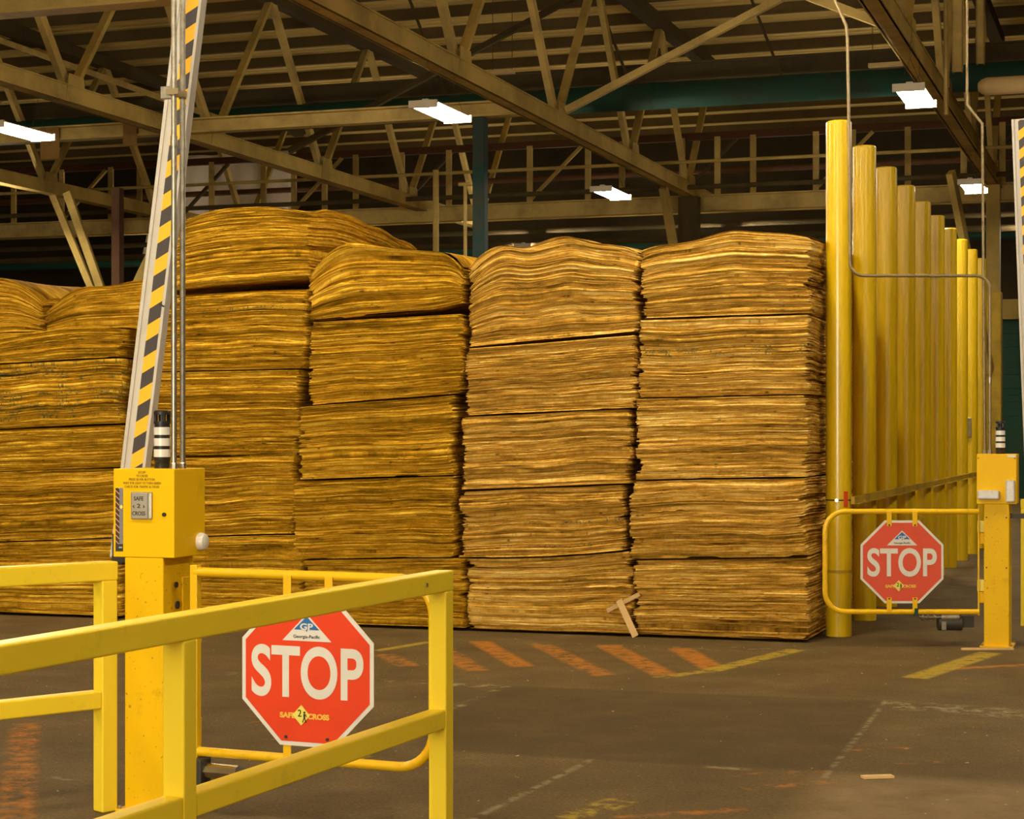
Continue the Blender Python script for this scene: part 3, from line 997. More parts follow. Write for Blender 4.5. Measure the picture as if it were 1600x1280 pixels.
    V = np.concatenate([V] + caps_v)
    quads = np.concatenate([quads] + caps_q)
    uvx = np.concatenate([uvx, caps_v[0][:, 0], caps_v[1][:, 0]])
    uq = np.concatenate([uq, caps_v[0][:, 1] * 0.05, caps_v[1][:, 1] * 0.05])
    me = bpy.data.meshes.new(name)
    ca, cb, cz = (a0 + a1) / 2, bf + deep / 2, float(zb_.min())
    V = V - np.array([ca, cb, cz])
    me.vertices.add(len(V))
    me.vertices.foreach_set('co', V.astype(np.float32).ravel())
    me.loops.add(quads.size)
    me.loops.foreach_set('vertex_index', quads.astype(np.int32).ravel())
    me.polygons.add(len(quads))
    me.polygons.foreach_set('loop_start', np.arange(0, quads.size, 4, dtype=np.int32))
    me.update(calc_edges=True)
    uvl = me.uv_layers.new(name='sheet')
    vi = quads.ravel()
    uvl.data.foreach_set('uv', np.stack([uvx[vi], uq[vi]], 1).astype(np.float32).ravel())
    me.materials.append(M[mat])
    me.validate()
    o = bpy.data.objects.new(name, me)
    COL.objects.link(o)
    o.location = ab(ca, cb, cz)
    o.rotation_euler = (0, 0, -TH)
    return tag(o, label, 'veneer bundle', 'stacked veneer bundles')


def surf(zl, zr, bow=0.0, lround=0.0, rround=0.0, back=0.0, lw=0.18, rw=0.18, hump=0.0, bump=()):
    """height over the pack: left/right heights, bow in the middle, drooping rounded edges"""
    def f(s, t):
        s, t = np.asarray(s, float), np.asarray(t, float)
        z = zl + (zr - zl) * s + bow * 4 * s * (1 - s)
        z = z - lround * np.clip(1 - s / lw, 0, 1) ** 2.2 - rround * np.clip(1 - (1 - s) / rw, 0, 1) ** 2.2
        z = z - back * np.clip(t, 0, 1) ** 2 + hump * np.sin(np.pi * np.clip(t, 0, 1))
        for c, wd, h in bump:
            z = z + h * np.exp(-((s - c) / wd) ** 2)
        return z
    return f


ORD = ['topmost', 'second from top', 'third from top', 'fourth from top', 'bottom']


def stack(name, mats, rows, extra, where, seed):
    """rows: (px left, px right, y top-left, y top-right); each row stands on the row below"""
    tops = []
    for pl, pr, tl, tr in rows:
        al, yl = front(pl)
        ar, yr = front(pr)
        tops.append((al, ar, height(tl, yl), height(tr, yr)))
    for k, (al, ar, zl, zr) in enumerate(tops):
        if k + 1 < len(tops):
            b0 = tops[k + 1]
            # height of the pack below at this pack's edges
            sl = (al - b0[0]) / (b0[1] - b0[0])
            sr = (ar - b0[0]) / (b0[1] - b0[0])
            bl, br = b0[2] + (b0[3] - b0[2]) * sl, b0[2] + (b0[3] - b0[2]) * sr
        else:
            bl = br = 0.012
        ex = extra.get(k, {})
        kw = dict(ex)
        top = kw.pop('top', {})
        bot = kw.pop('bot', {})
        dl_, dr_ = kw.pop('lift', (0.0, 0.0))
        note = kw.pop('note', '')
        zt = surf(zl, zr, **top)
        # an upper pack follows the shape of the one below it
        if k + 1 < len(tops):
            below = extra.get(k + 1, {}).get('top', {})
        else:
            below = {}
        zb = surf(bl + dl_ + 0.012, br + dr_ + 0.012, **{**{q: v for q, v in below.items() if q in ('bow', 'back', 'hump')}, **bot})
        lab = f'{ORD[k] if k + 1 < len(tops) else "bottom"} bundle of the {where}' + (', ' + note if note else '')
        bundle(lab, mats.get(k, mats['all']), al, ar, zb, zt, bf=BF + kw.pop('db', 0.0), seed=seed * 10 + k, **kw)


stack('A', {'all': 'veneer_A', 1: 'veneer_A2'},
      [(1003, 1266, 384, 369), (999, 1262, 500, 492), (997, 1261, 624, 618), (988, 1258, 752, 747), (992, 1262, 876, 872)],
      {0: dict(top=dict(bow=0.045, lround=0.04, rround=0.0, lw=0.2, rw=0.1, hump=0.03, bump=((0.55, 0.12, 0.02),)), curl=0.012, wave=0.006, rough=0.009),
       1: dict(note='with a few green specks'), 2: dict(db=-0.02, note='palest'), 3: dict(db=-0.03), 4: dict(db=-0.01)},
      'rightmost stack', 1)
stack('B', {'all': 'veneer_A', 3: 'veneer_B4'},
      [(735, 994, 394, 384), (730, 992, 545, 524), (725, 984, 652, 640), (722, 974, 768, 758), (733, 986, 873, 862)],
      {0: dict(top=dict(bow=0.025, lround=0.14, rround=0.03, lw=0.2, rw=0.2, hump=0.04, bump=((0.22, 0.10, 0.055), (0.62, 0.12, 0.045))), curl=0.014, wave=0.007, rough=0.010,
                lift=(0.0, 0.02)),
       2: dict(db=-0.02), 3: dict(db=-0.03, note='with rows of green marks'), 4: dict(top=dict(bow=-0.02))},
      'second stack from the bollards', 2)
stack('C', {'all': 'veneer_C'},
      [(485, 724, 400, 398), (485, 723, 504, 491), (471, 709, 636, 618), (462, 709, 752, 744), (477, 725, 876, 872)],
      {0: dict(top=dict(bow=0.07, lround=0.17, rround=0.10, lw=0.32, rw=0.12, hump=0.03), bot=dict(rround=-0.03, rw=0.3), lift=(0.0, 0.05), curl=0.02, wave=0.009, rough=0.010),
       1: dict(top=dict(bow=0.0), wave=0.007), 2: dict(db=-0.03), 3: dict(db=-0.03), 4: dict()},
      'third stack from the bollards', 3)
stack('D', {'all': 'veneer_C', 1: 'veneer_D2'},
      [(245, 482, 352, 326), (240, 479, 466, 452), (238, 466, 583, 578), (236, 458, 716, 711), (236, 470, 842, 836)],
      {0: dict(top=dict(bow=0.06, lround=0.1, lw=0.3, back=0.12, hump=0.05), bot=dict(back=0.06), lift=(0.04, 0.075), curl=0.01, wave=0.007, note='drooping at its back'),
       1: dict(top=dict(bow=0.01), wave=0.008), 2: dict(), 3: dict(lift=(0, 0.0), bot=dict(rround=0.0)), 4: dict(rough=0.009)},
      'tallest stack', 4)
stack('E', {'all': 'veneer_C', 1: 'veneer_E2'},
      [(-42, 191, 533, 511), (-44, 189, 572, 560), (-46, 190, 674, 664), (-48, 186, 741, 732), (-44, 188, 850, 842)],
      {0: dict(top=dict(bow=0.03, lround=0.06, lw=0.5), wave=0.007), 1: dict(wave=0.009, note='covered in green specks'), 2: dict(wave=0.007), 3: dict(), 4: dict()},
      'leftmost stack', 5)
# second row behind the leftmost stack
B2 = BF + DEEP + 0.12
for pl, pr, tl, tr, top, lab, sd in (
        (-170, 66, 424, 447, dict(bow=0.05, rround=0.16, rw=0.28), 'rear veneer bundle with a curled pale top sheet, at the left edge', 61),
        (73, 300, 455, 440, dict(bow=0.05, lround=0.20, lw=0.42), 'rear veneer bundle with a rounded left end, behind the striped arm', 62)):
    al, yl = front(pl, B2)
    ar, yr = front(pr, B2)
    z0 = height(512, yr) - 0.05
    bundle('tall rear veneer bundle hidden behind the leftmost stack, under a rounded bundle', 'veneer_C', al, ar, surf(0.012, 0.012), surf(z0, z0), bf=B2, seed=sd + 5, ns=20, nt=6, per=0.03)
    bundle(lab, 'veneer_C', al, ar, surf(z0 + 0.006, z0 + 0.006), surf(height(tl, yl), height(tr, yr), **top), bf=B2, seed=sd, wave=0.010, curl=0.015, rough=0.010)

# two loose strips leaning on the bottom bundles
for p, q, wd, lab in (((967, 938), (993, 1000), 0.055, 'pale loose strip of veneer leaning on the floor between the two right stacks'),):
    a0_, y0_ = front(p[0], BF - 0.06)
    a1_, y1_ = front(q[0], BF - 0.16)
    z0_, z1_ = height(p[1], y0_), 0.01
    o = MB().beam((0, 0.10, z0_), (a1_ - a0_, 0, z1_ + 0.01), wd, 0.006, (0, 1, 0)).build('veneer_strip', 'splinter')
    o.location = ab(a0_, BF - 0.16)
    o.rotation_euler = (0, 0, -TH)
    tag(o, lab, 'wood strip')
a0_, y0_ = front(948, BF - 0.06)
a1_, y1_ = front(1000, BF - 0.04)
o = MB().beam((0, 0, height(955, y0_)), (a1_ - a0_, 0.0, height(928, y1_)), 0.035, 0.006, (0, 1, 0)).build('veneer_strip', 'splinter')
o.location = ab(a0_, BF - 0.055)
o.rotation_euler = (0, 0, -TH)
tag(o, 'short slanting splinter crossing the top of the leaning veneer strip', 'wood strip')
o = MB().beam((-0.075, 0, 0.008), (0.075, 0.03, 0.007), 0.05, 0.012).build('wood_chip', 'splinter')
o.location = floor_at(1372, 1217) + (0.0,)
tag(o, 'pale wood chip lying on the open floor', 'wood chip')
o = MB().beam((-0.2, 0, 0.008), (0.2, 0.02, 0.008), 0.04, 0.014).build('wood_chip', 'splinter')
o.location = floor_at(1540, 1010)[0] - 0.05, floor_at(1540, 1016)[1], 0.0
tag(o, 'thin wood strip on the floor by the right gate post', 'wood chip')

# ================================================================== tall yellow bollards
place = ['nearest, first of the row', 'second of the row', 'third of the row', 'fourth of the row', 'fifth of the row', 'sixth of the row',
         'seventh of the row', 'eighth of the row', 'ninth of the row', 'last of the row']
BA = -2.50
rb = 0.105
for i in range(10):
    t = thing('bollard', f'tall yellow pipe bollard, {place[i]} beside the stacks', 'bollard', ab(BA, 15.82 + 1.44 * i), -TH, 'tall yellow bollards')
    hgt = 4.23
    MB().lathe([(rb, 0), (rb, hgt - 0.012), (rb - 0.012, hgt)], 40).build('pipe', 'bollard_yellow', t, smooth=True)
    if i == 0:
        MB().lathe([(rb + 0.003, 0.52), (rb + 0.003, 0.545)], 40).build('seam_ring', 'worn_yellow', t, smooth=True)
        mb = MB()
        n = 10
        for k in range(n + 1):
            an = R(-78 + 22 * k / n) + TH
            for z in (1.06, 1.19):
                mb.v.append(((rb + 0.002) * math.cos(an), (rb + 0.002) * math.sin(an), z))
        mb.f += [(2 * k, 2 * k + 2, 2 * k + 3, 2 * k + 1) for k in range(n)]
        mb.build('sticker', 'red_sticker', t, label='torn red sticker')
        MB().lathe([(rb + 0.002, 1.112), (rb + 0.002, 1.122)], 40).build('marker_band', 'ink', t, smooth=True)
        MB().tube([(0.0, -rb - 0.012, 1.117), (0.0, -rb + 0.01, 1.117)], 0.014, 12).build('bolt', 'chrome', t)
    if i == 8:
        MB().box(-0.03, 0.03, -rb - 0.05, -rb + 0.01, 1.62, 1.89).build('switch_box', 'galv', t, bevel=0.005)
o = MB().box(0, 0.03, -0.05, 12.9, 1.085, 1.145).box(0.03, 0.06, -0.05, 12.9, 1.085, 1.09).build('guard_rail', 'worn_yellow')
o.location = ab(BA + rb + 0.002, 15.82)
o.rotation_euler = (0, 0, -TH)
tag(o, 'dull yellow angle bar running along the row of tall bollards', 'rail')


# ================================================================== crossing posts, arms and gates
def box_lights(pb, x, y, z0):
    """striped signal lamp on top of a control box"""
    s = MB().lathe([(0.034, z0), (0.034, z0 + 0.03), (0.036, z0 + 0.034), (0.036, z0 + 0.05)], 24, (x, y)).build('signal_lamp', 'black', pb, smooth=True)
    z = z0 + 0.05
    for k in range(3):
        MB().lathe([(0.037, z), (0.037, z + 0.034)], 24, (x, y)).build('lens', 'lens_white', s, smooth=True)
        MB().lathe([(0.034, z + 0.034), (0.034, z + 0.049)], 24, (x, y)).build('ring', 'black', s, smooth=True)
        z += 0.049
    cap = MB()
    cap.lathe([(0.037, z), (0.037, z + 0.012)], 24, (x, y))
    cap.lathe([(0.014, z + 0.012), (0.014, z + 0.045)], 16, (x, y))
    for k in range(4):
        an = R(45 + 90 * k)
        cap.box(-0.006, 0.006, -0.006, 0.006, z + 0.012, z + 0.045, Matrix.Translation((x + 0.029 * math.cos(an), y + 0.029 * math.sin(an), 0)))
    cap.lathe([(0.037, z + 0.04), (0.037, z + 0.055), (0.032, z + 0.06)], 24, (x, y))
    cap.build('top_cap', 'black', s, smooth=True)
    return s


BW, BD, BZ0, BZ1 = 0.30, 0.285, 1.115, 1.503


def post_body(t, right):
    """post frame: x across, y away; the origin is the box's front left corner on the ground"""
    px0 = 0.055
    b = MB().box(px0, px0 + 0.19, 0.002, 0.28, 0.0, BZ0).build('post', 'post_yellow', t, bevel=0.006)
    fl = MB().box(px0 - 0.03, px0 + 0.22, -0.03, 0.31, 0.0, 0.014).build('base_plate', 'post_yellow', t, bevel=0.003)
    for sx in (px0 - 0.015, px0 + 0.205):
        for sy in (-0.015, 0.295):
            MB().lathe([(0.009, 0.014), (0.009, 0.026), (0.006, 0.028)], 8, (sx, sy)).build('bolt', 'galv', fl)
    c = MB().box(0, BW, 0, BD, BZ0, BZ1).build('control_box', 'box_yellow', t, bevel=0.004)
    return b, c


def arm_build(label, loc, tilt, z0, z1, side):
    t = thing('barrier_arm', label, 'barrier arm', loc, -TH, 'raised barrier arms')
    t.rotation_euler = (0, tilt, -TH)
    W = 0.127
    m = MB().box(0, W, 0, 0.045, 0, z1 - z0)
    m.box(0, 0.018, -0.007, 0.0, 0, z1 - z0).box(0.112, W, -0.007, 0.0, 0, z1 - z0)
    m.build('profile', 'aluminium', t, bevel=0.002)
    MB().box(0.050, 0.110, -0.003, -0.0002, 0.02, z1 - z0 - 0.01).build('striped_tape', 'tape', t)
    MB().tube([(0.108, -0.02, 1.18), (0.135, -0.03, 1.172)], 0.004, 8).build('latch_pin', 'motor_dark', t)
    MB().tube([(0.073, -0.045, 0.08), (0.073, 0.0, 0.08)], 0.03, 20).build('pivot', 'chrome', t, smooth=True)
    return t


# ---- left crossing post
LP = Vector((-1.752, 8.437, 0))
t = thing('gate_post', 'yellow post with control box and silver push button, left of the near railing', 'post', LP, -TH, 'crossing gate posts')
post, box = post_body(t, False)
for k, (x, y, z, r) in enumerate(((0.0, 0.115, 0.99, 0.013), (0.0, 0.125, 0.90, 0.018), (0.0, 0.125, 0.795, 0.013), (0.0, 0.21, 0.96, 0.016))):
    MB().tube([(0.24, y, z), (0.252, y, z)], r, 12).build('bolt', 'motor_dark', post, smooth=True)
MB().box(0.245, 0.254, 0.165, 0.275, 0.70, 1.02).build('hinge_plate', 'post_yellow', post, bevel=0.003)
for z in (0.28, 0.73):
    MB().box(0.245, 0.33, 0.16, 0.20, z, z + 0.12).build('hinge_bracket', 'post_yellow', post, bevel=0.004)
for body, cz, wd in (('STOP!', 1.4865, 0.036), ('TO CROSS', 1.4715, 0.056), ('PRESS SILVER BUTTON', 1.456, 0.128), ('WAIT FOR LIGHT TO TURN GREEN', 1.440, 0.186), ('CHECK FOR TRAFFIC & CROSS', 1.424, 0.170)):
    lettering(body, 'lettering', 'ink_olive', box, 0.142, cz, wd, 0.0105, -0.0012, bold=0.01)
MB().box(0.012, 0.049, -0.002, 0.001, 1.14, 1.418).build('safety_label', 'label', box)
lettering('SAFE', 'lettering', 'sign_white', box, 0.037, 1.157, 0.016, 0.007, -0.0028, bold=0.01, label='tiny white word')
MB().prism([(0.032, 1.335), (0.041, 1.325), (0.050, 1.335), (0.041, 1.345)][::1], -0.0035, -0.0015).build('sticker', 'sign_yellow', box)
bt = MB().box(0.092, 0.196, -0.012, 0.002, 1.281, 1.402).build('push_button', 'button_steel', box, bevel=0.006)
MB().box(0.176, 0.191, -0.015, -0.006, 1.284, 1.399).build('button_edge', 'chrome', box, bevel=0.003)
for body, cz, wd, h in (('SAFE', 1.373, 0.047, 0.018), ('‹ 2 ›', 1.341, 0.06, 0.018), ('CROSS', 1.308, 0.064, 0.018)):
    lettering(body, 'lettering', 'ink', box, 0.133, cz, wd, h, -0.0132, bold=0.012)
MB().tube([(0.253, -0.008, 1.304), (0.253, 0.002, 1.304)], 0.009, 16).build('lock', 'ink', box)
MB().tube([(BW - 0.002, 0.235, 1.175), (BW + 0.014, 0.235, 1.175), (BW + 0.028, 0.235, 1.175), (BW + 0.034, 0.235, 1.175)], [0.040, 0.040, 0.034, 0.02], 24).build('strobe', 'lens_white', box, smooth=True)
box_lights(t, 0.164, 0.14, BZ1)
MB().box(-0.17, 0.10, BD - 0.01, BD + 0.03, 1.07, 1.10).box(-0.17, -0.12, BD - 0.005, BD + 0.036, 1.06, 1.20).build('arm_bracket', 'motor_dark', post)
arm_build('white barrier arm with black and amber stripes leaning behind the left control box', LP + Matrix.Rotation(-TH, 3, 'Z') @ Vector((-0.212, BD + 0.05, 1.09)), R(7.75), 1.09, 4.1, 1)

# conduits rising from the left control box
for k, (x, y, lab) in enumerate(((0.272, 0.050, 'left of two steel conduits rising from the left control box'), (0.272, 0.128, 'right of two steel conduits rising from the left control box'))):
    p = LP + Matrix.Rotation(-TH, 3, 'Z') @ Vector((x, y, BZ1))
    c = thing('conduit_pipe', lab, 'conduit', p, -TH, 'steel conduits')
    MB().tube([(0, 0, 0.0), (0, 0, DECK - BZ1)], 0.0125, 14).build('pipe', 'galv', c, smooth=True)
    MB().lathe([(0.017, 0), (0.017, 0.022), (0.0145, 0.026)], 8).build('connector', 'galv', c)
    MB().lathe([(0.0155, 1.41), (0.0155, 1.455)], 14).build('coupling', 'galv', c, smooth=True)
    MB().lathe([(0.0165, 1.63), (0.0165, 1.665)], 14).box(-0.03, 0.03, -0.02, -0.014, 1.635, 1.66).build('clamp', 'steel_pipe', c)
    if k == 0:
        MB().box(-0.065, -0.012, -0.005, 0.02, 1.62, 1.675).build('bracket', 'galv', c, bevel=0.003)


# ---- gates
def octagon(r):
    k = r * math.tan(R(22.5))
    return [(-k, -r), (k, -r), (r, -k), (r, k), (k, r), (-k, r), (-r, k), (-r, -k)]


def gate(label, loc, rz, sgn, length, red, hw=0.018, cxo=0.60, czo=0.664, h=0.3225):
    """swing gate: hinge at the origin, reaching sgn*length along x; the sign faces -y"""
    t = thing('swing_gate', label, 'gate', loc, rz, 'yellow swing gates')
    zt, zb, r = 1.055, 0.274, 0.0205
    rc = 0.155
    pts = [(0, zt)] + arc(length - rc, zt - rc, rc, 90, 0) + arc(length - rc, zb + rc, rc, 0, -90) + [(0, zb)]
    MB().tube([(sgn * x, 0, z) for x, z in pts], r, 16).build('frame_pipe', 'gate_yellow', t, smooth=True)
    MB().box(-hw, hw, -hw, hw, zb - 0.03, zt + 0.03).build('hinge_tube', 'gate_yellow', t, bevel=0.003)
    cx, cz = sgn * cxo, czo
    for s in (-0.1, 0.1):
        MB().box(cx + s - 0.019, cx + s + 0.019, -0.026, -0.020, zb, cz - h + 0.045).build('strap', 'gate_yellow', t, bevel=0.002)
        MB().box(cx + s - 0.019, cx + s + 0.019, -0.026, -0.020, cz + h - 0.045, zt).build('strap', 'gate_yellow', t, bevel=0.002)
    sy = -0.0262 if red == 'sign_red' else -0.016
    sg = MB().prism([(cx + x, cz + z) for x, z in octagon(h)], sy - 0.004, sy).build('stop_sign', 'sign_white', t, label='octagonal white-edged red sign')
    fy = sy - 0.004
    MB().prism([(cx + x, cz + z) for x, z in octagon(h - 0.018)], fy - 0.0012, fy).build('red_face', red, sg)
    q = fy - 0.0012
    lettering('STOP', 'lettering', 'sign_white', sg, cx, cz - 0.004, 0.54, 0.222, q - 0.0012, bold=0.022)
    em = MB().prism([(cx - 0.118, cz + 0.128), (cx + 0.118, cz + 0.128), (cx, cz + 0.243)], q - 0.0012, q).build('emblem', 'sign_white', sg)
    e = q - 0.0012
    MB().prism([(cx - 0.061, cz + 0.176), (cx - 0.004, cz + 0.176), (cx, cz + 0.166), (cx + 0.004, cz + 0.176), (cx + 0.061, cz + 0.176), (cx, cz + 0.232)], e - 0.001, e).build('emblem', 'sign_blue', sg)
    lettering('GP', 'lettering', 'sign_white', sg, cx, cz + 0.189, 0.062, 0.028, e - 0.002, bold=0.03)
    lettering('Georgia-Pacific', 'lettering', 'ink', sg, cx, cz + 0.145, 0.128, 0.018, e - 0.001, bold=0.012)
    dz, dx = cz - 0.186, cx - 0.026
    lettering('SAFE', 'lettering', 'letter_yellow', sg, cx - 0.093, cz - 0.189, 0.075, 0.024, q - 0.001, bold=0.045)
    lettering('CROSS', 'lettering', 'letter_yellow', sg, cx + 0.056, cz - 0.189, 0.103, 0.024, q - 0.001, bold=0.045)
    MB().prism([(dx, dz - 0.043), (dx + 0.042, dz), (dx, dz + 0.043), (dx - 0.042, dz)], q - 0.003, q).build('diamond_sticker', 'sign_yellow', sg)
    lettering('2', 'lettering', 'ink', sg, dx - 0.007, dz + 0.009, 0.018, 0.030, q - 0.004, bold=0.01)
    fg = MB()
    fx, fz = dx + 0.016, dz - 0.006
    fg.prism([(fx + 0.005 * math.cos(R(a)), fz + 0.018 + 0.005 * math.sin(R(a))) for a in range(0, 360, 36)], q - 0.004, q - 0.003)
    fg.prism([(fx - 0.004, fz - 0.004), (fx + 0.004, fz - 0.004), (fx + 0.005, fz + 0.012), (fx - 0.005, fz + 0.012)], q - 0.004, q - 0.003)
    fg.prism([(fx - 0.011, fz - 0.024), (fx - 0.007, fz - 0.024), (fx + 0.002, fz - 0.003), (fx - 0.003, fz - 0.003)], q - 0.004, q - 0.003)
    fg.prism([(fx + 0.005, fz - 0.024), (fx + 0.009, fz - 0.024), (fx + 0.004, fz - 0.003), (fx - 0.001, fz - 0.003)], q - 0.004, q - 0.003)
    fg.prism([(fx + 0.003, fz + 0.011), (fx + 0.011, fz - 0.002), (fx + 0.013, fz), (fx + 0.006, fz + 0.012)], q - 0.004, q - 0.003)
    fg.build('walking_figure', 'ink', sg)
    for s in (-0.1, 0.1):
        for z in (cz - h + 0.036, cz + h - 0.036):
            MB().tube([(cx + s, q - 0.006, z), (cx + s, q + 0.001, z)], 0.007, 12).build('bolt', 'motor_dark', sg, smooth=True)
    return t


gate('near swing gate with a bright red stop sign, behind the near railing', (-1.378, 8.36, 0), R(-23.5), 1, 1.15, 'sign_red', cxo=0.572, czo=0.652, h=0.317)
g2 = gate('far swing gate with a faded stop sign, in front of the tall bollards', ((1529 - 800) / F * 14.95, 14.95, 0), 0.0, -1, 1.195, 'sign_red_faded', 0.006)
MB().box(-1.195 * 0.0 - 0.505, -0.475, -0.027, 0.027, 0.245, 0.305).build('tape_wrap', 'duct_green', g2, bevel=0.004, label='dark green tape')


def actuator(label, loc, rz, big):
    t = thing('gate_actuator', label, 'motor', loc, rz, 'gate closers')
    if big:
        MB().tube([(-0.21, 0, 0.0), (-0.02, 0, 0.0)], 0.055, 20).build('motor_body', 'motor_dark', t, smooth=True, bevel=0.008)
        MB().tube([(-0.19, -0.02, 0.05), (-0.05, -0.02, 0.05)], 0.03, 16).build('cylinder', 'galv', t, smooth=True)
        MB().tube([(-0.36, -0.01, 0.06), (-0.33, -0.01, 0.05), (-0.19, -0.01, 0.05)], 0.014, 10).build('rod', 'galv', t, smooth=True)
        for x in (-0.34, -0.3, -0.25):
            MB().tube([(x, -0.01, 0.055), (x + 0.015, -0.01, 0.053)], 0.026, 10).build('nut', 'galv', t)
        MB().box(-0.19, -0.155, -0.058, -0.04, -0.045, 0.02).build('plate', 'galv', t, label='pale rating plate')
        MB().box(-0.03, 0.07, -0.02, 0.02, -0.03, 0.06).build('bracket', 'motor_dark', t)
    else:
        MB().tube([(0.10, 0, 0), (0.26, 0, 0.0)], 0.034, 8).build('cylinder', 'chrome', t)
        MB().tube([(0.26, 0, 0.0), (0.33, 0, 0.0)], [0.03, 0.02], 12).build('end_cap', 'motor_dark', t, smooth=True)
        MB().box(0.0, 0.10, -0.045, 0.045, -0.06, 0.055).build('motor_body', 'motor_dark', t, bevel=0.008)
    return t


actuator('silver gate closer at the foot of the left post', (-1.418, 8.36, 0.195), R(-22), False)
actuator('black and grey gate motor beside the foot of the right post', (3.53, 14.98, 0.18), 0.0, True)

# ---- right crossing post
RP = Vector(((1526 - 800) / F * 14.95, 14.95, 0))
t = thing('gate_post', 'yellow post with two white side lamps, right of the far stop sign', 'post', RP, -TH, 'crossing gate posts')
post, box = post_body(t, True)
for z in (1.01, 0.62):
    for x in (0.075, 0.225):
        MB().tube([(x, -0.002, z), (x, 0.004, z)], 0.006, 10).build('bolt', 'motor_dark', post)
for z in (0.34, 0.80):
    MB().box(0.0, 0.056, 0.05, 0.09, z + 0.09, z + 0.18).build('hinge_bracket', 'sign_yellow', post, bevel=0.004)
    MB().box(0.008, 0.056, 0.045, 0.085, z, z + 0.085).build('hinge_bracket', 'post_yellow', post, bevel=0.004)
MB().box(0.01, 0.175, -0.055, 0.0, 1.15, 1.222).build('strobe', 'strobe', box, bevel=0.012, seg=3)
MB().box(0.222, 0.292, -0.055, 0.0, 1.13, 1.302).build('strobe', 'strobe', box, bevel=0.012, seg=3)
for x in (0.012, 0.288):
    MB().tube([(x, -0.003, 1.47), (x, 0.003, 1.47)], 0.005, 8).build('screw', 'ink', box)
MB().box(0.235, 0.295, -0.0015, 0.001, 1.478, 1.495).build('sticker', 'sign_white', box)
box_lights(t, 0.172, 0.10, BZ1)
arm_build('white striped barrier arm standing upright at the right edge', RP + Matrix.Rotation(-TH, 3, 'Z') @ Vector((0.372, 0.15, 0.86)), R(-2.1), 0.86, 4.12, -1)
MB().box(BW - 0.06, 0.40, 0.11, 0.14, 1.00, 1.04).build('arm_bracket', 'motor_dark', post)
# conduits at the right crossing
rot = Matrix.Rotation(-TH, 3, 'Z')
p = RP + rot @ Vector((0.06, 0.13, BZ1))


def world_at(px, py, y):
    return Vector(((px - 800) / F * y, y, EYE - (py - 680) / F * y))


yl = 15.02
c = thing('conduit_pipe', 'bent steel conduit passing before the bollards down to the right control box', 'conduit', p, 0.0, 'steel conduits')
up = [(1299, -300), (1300, -10), (1322, 40), (1324, 60), (1327, 220), (1328, 400)]
pts = [world_at(px, py, yl) for px, py in up]
cz = pts[-1]
x0 = cz.x
zl_ = world_at(0, 431, yl).z
rad = 0.11
for k in range(1, 9):
    an = R(180 + 90 * k / 8)
    pts.append(Vector((x0 + rad + rad * math.cos(an), yl, zl_ + rad + rad * math.sin(an))))
xe = p.x + 0.022
for k in range(0, 9):
    an = R(90 - 90 * k / 8)
    pts.append(Vector((xe - rad + rad * math.cos(an), yl, zl_ - rad + rad * math.sin(an))))
pts.append(Vector((xe, yl, BZ1)))
yy = p.y
pts = [q - Vector((p.x, 0, p.z)) - Vector((0, p.y, 0)) for q in pts]
MB().tube(pts, 0.0125, 12).build('pipe', 'steel_pipe', c, smooth=True)
q0 = pts[-1]
MB().lathe([(0.018, 0), (0.018, 0.03), (0.015, 0.034)], 10, (q0.x, q0.y)).build('connector', 'galv', c)
MB().lathe([(0.0155, 0.55), (0.0155, 0.6)], 12, (q0.x, q0.y)).build('coupling', 'galv', c, smooth=True)
p2 = RP + rot @ Vector((0.045, 0.2, BZ1))
c = thing('conduit_pipe', 'thin straight steel conduit rising from the right control box past the far lamp', 'conduit', p2, 0.0, 'steel conduits')
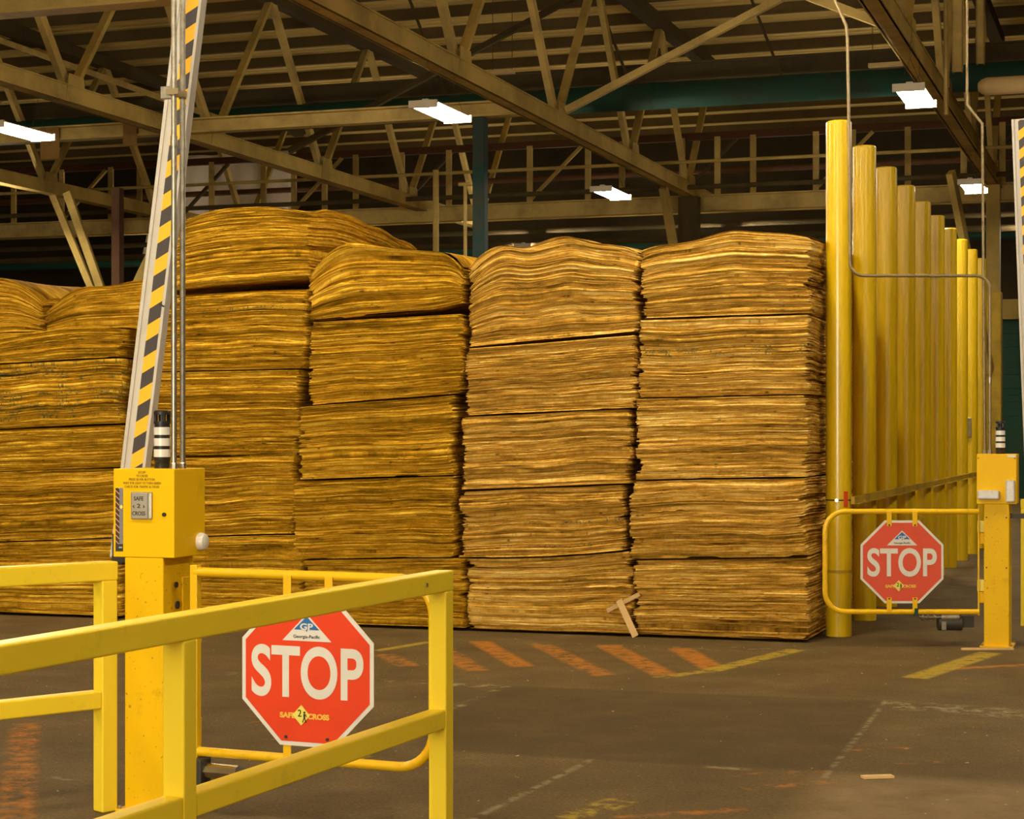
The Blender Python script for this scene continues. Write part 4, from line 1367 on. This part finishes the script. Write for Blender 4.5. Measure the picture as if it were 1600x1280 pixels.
MB().tube([(0, 0, 0), (-0.02, 0, 2.6), (-0.14, 0, 2.75), (-0.14, 0, DECK - BZ1)], 0.0115, 10).build('pipe', 'steel_pipe', c, smooth=True)
MB().lathe([(0.018, 0), (0.018, 0.03)], 10).build('connector', 'galv', c)


# ================================================================== railings
def railing(label, loc, rz, length, posts, end, gusset):
    """square-tube railing; runs from the origin post towards -y"""
    t = thing('safety_railing', label, 'railing', loc, rz, 'yellow safety railings')
    h = 0.039
    MB().box(-h - 0.001, h + 0.001, -length, end, 1.012, 1.096).build('top_rail', 'rail_yellow', t, bevel=0.008, seg=3)
    for k, y in enumerate(posts):
        MB().box(-h, h, y - h, y + h, 0.0, 1.014).build('post', 'rail_yellow', t, bevel=0.007, seg=3)
    ys = sorted(list(posts) + ([-length] if min(posts) > -length + 0.1 else []))
    for y0, y1 in zip(ys[:-1], ys[1:]):
        MB().box(-h + 0.002, h - 0.002, y0 + h, y1 - h, 0.455, 0.533).build('mid_rail', 'rail_yellow', t, bevel=0.008, seg=3)
    if gusset:
        MB().tube([(h - 0.002, -0.24, 1.055), (h + 0.008, -0.24, 1.055)], 0.009, 12).build('bolt', 'chrome', t, smooth=True)
    return t


railing('nearest yellow railing, crossing the lower left in front of the near stop sign', (-0.29, 7.851, 0), R(-21.6), 3.62, (0.0, -2.02, -3.55), 0.040, True)
ra = math.atan2(0.69, 0.72)
railing('yellow railing at the left edge, ending against the left gate post', (-1.785, 8.43, 0), -(math.pi / 2 - ra), 2.3, (0.0, -2.2), 0.042, False)
t = thing('safety_railing', 'far yellow railing cut by the right edge, behind the right gate post', 'railing', (4.44, 16.6, 0), -TH, 'yellow safety railings')
MB().box(-0.04, 2.5, -0.04, 0.04, 1.012, 1.096).build('top_rail', 'rail_yellow', t, bevel=0.008)
MB().box(0.0, 2.5, -0.037, 0.037, 0.455, 0.533).build('mid_rail', 'rail_yellow', t, bevel=0.008)
for x in (0.0, 2.4):
    MB().box(x - 0.039, x + 0.039, -0.039, 0.039, 0, 1.014).build('post', 'rail_yellow', t, bevel=0.007)
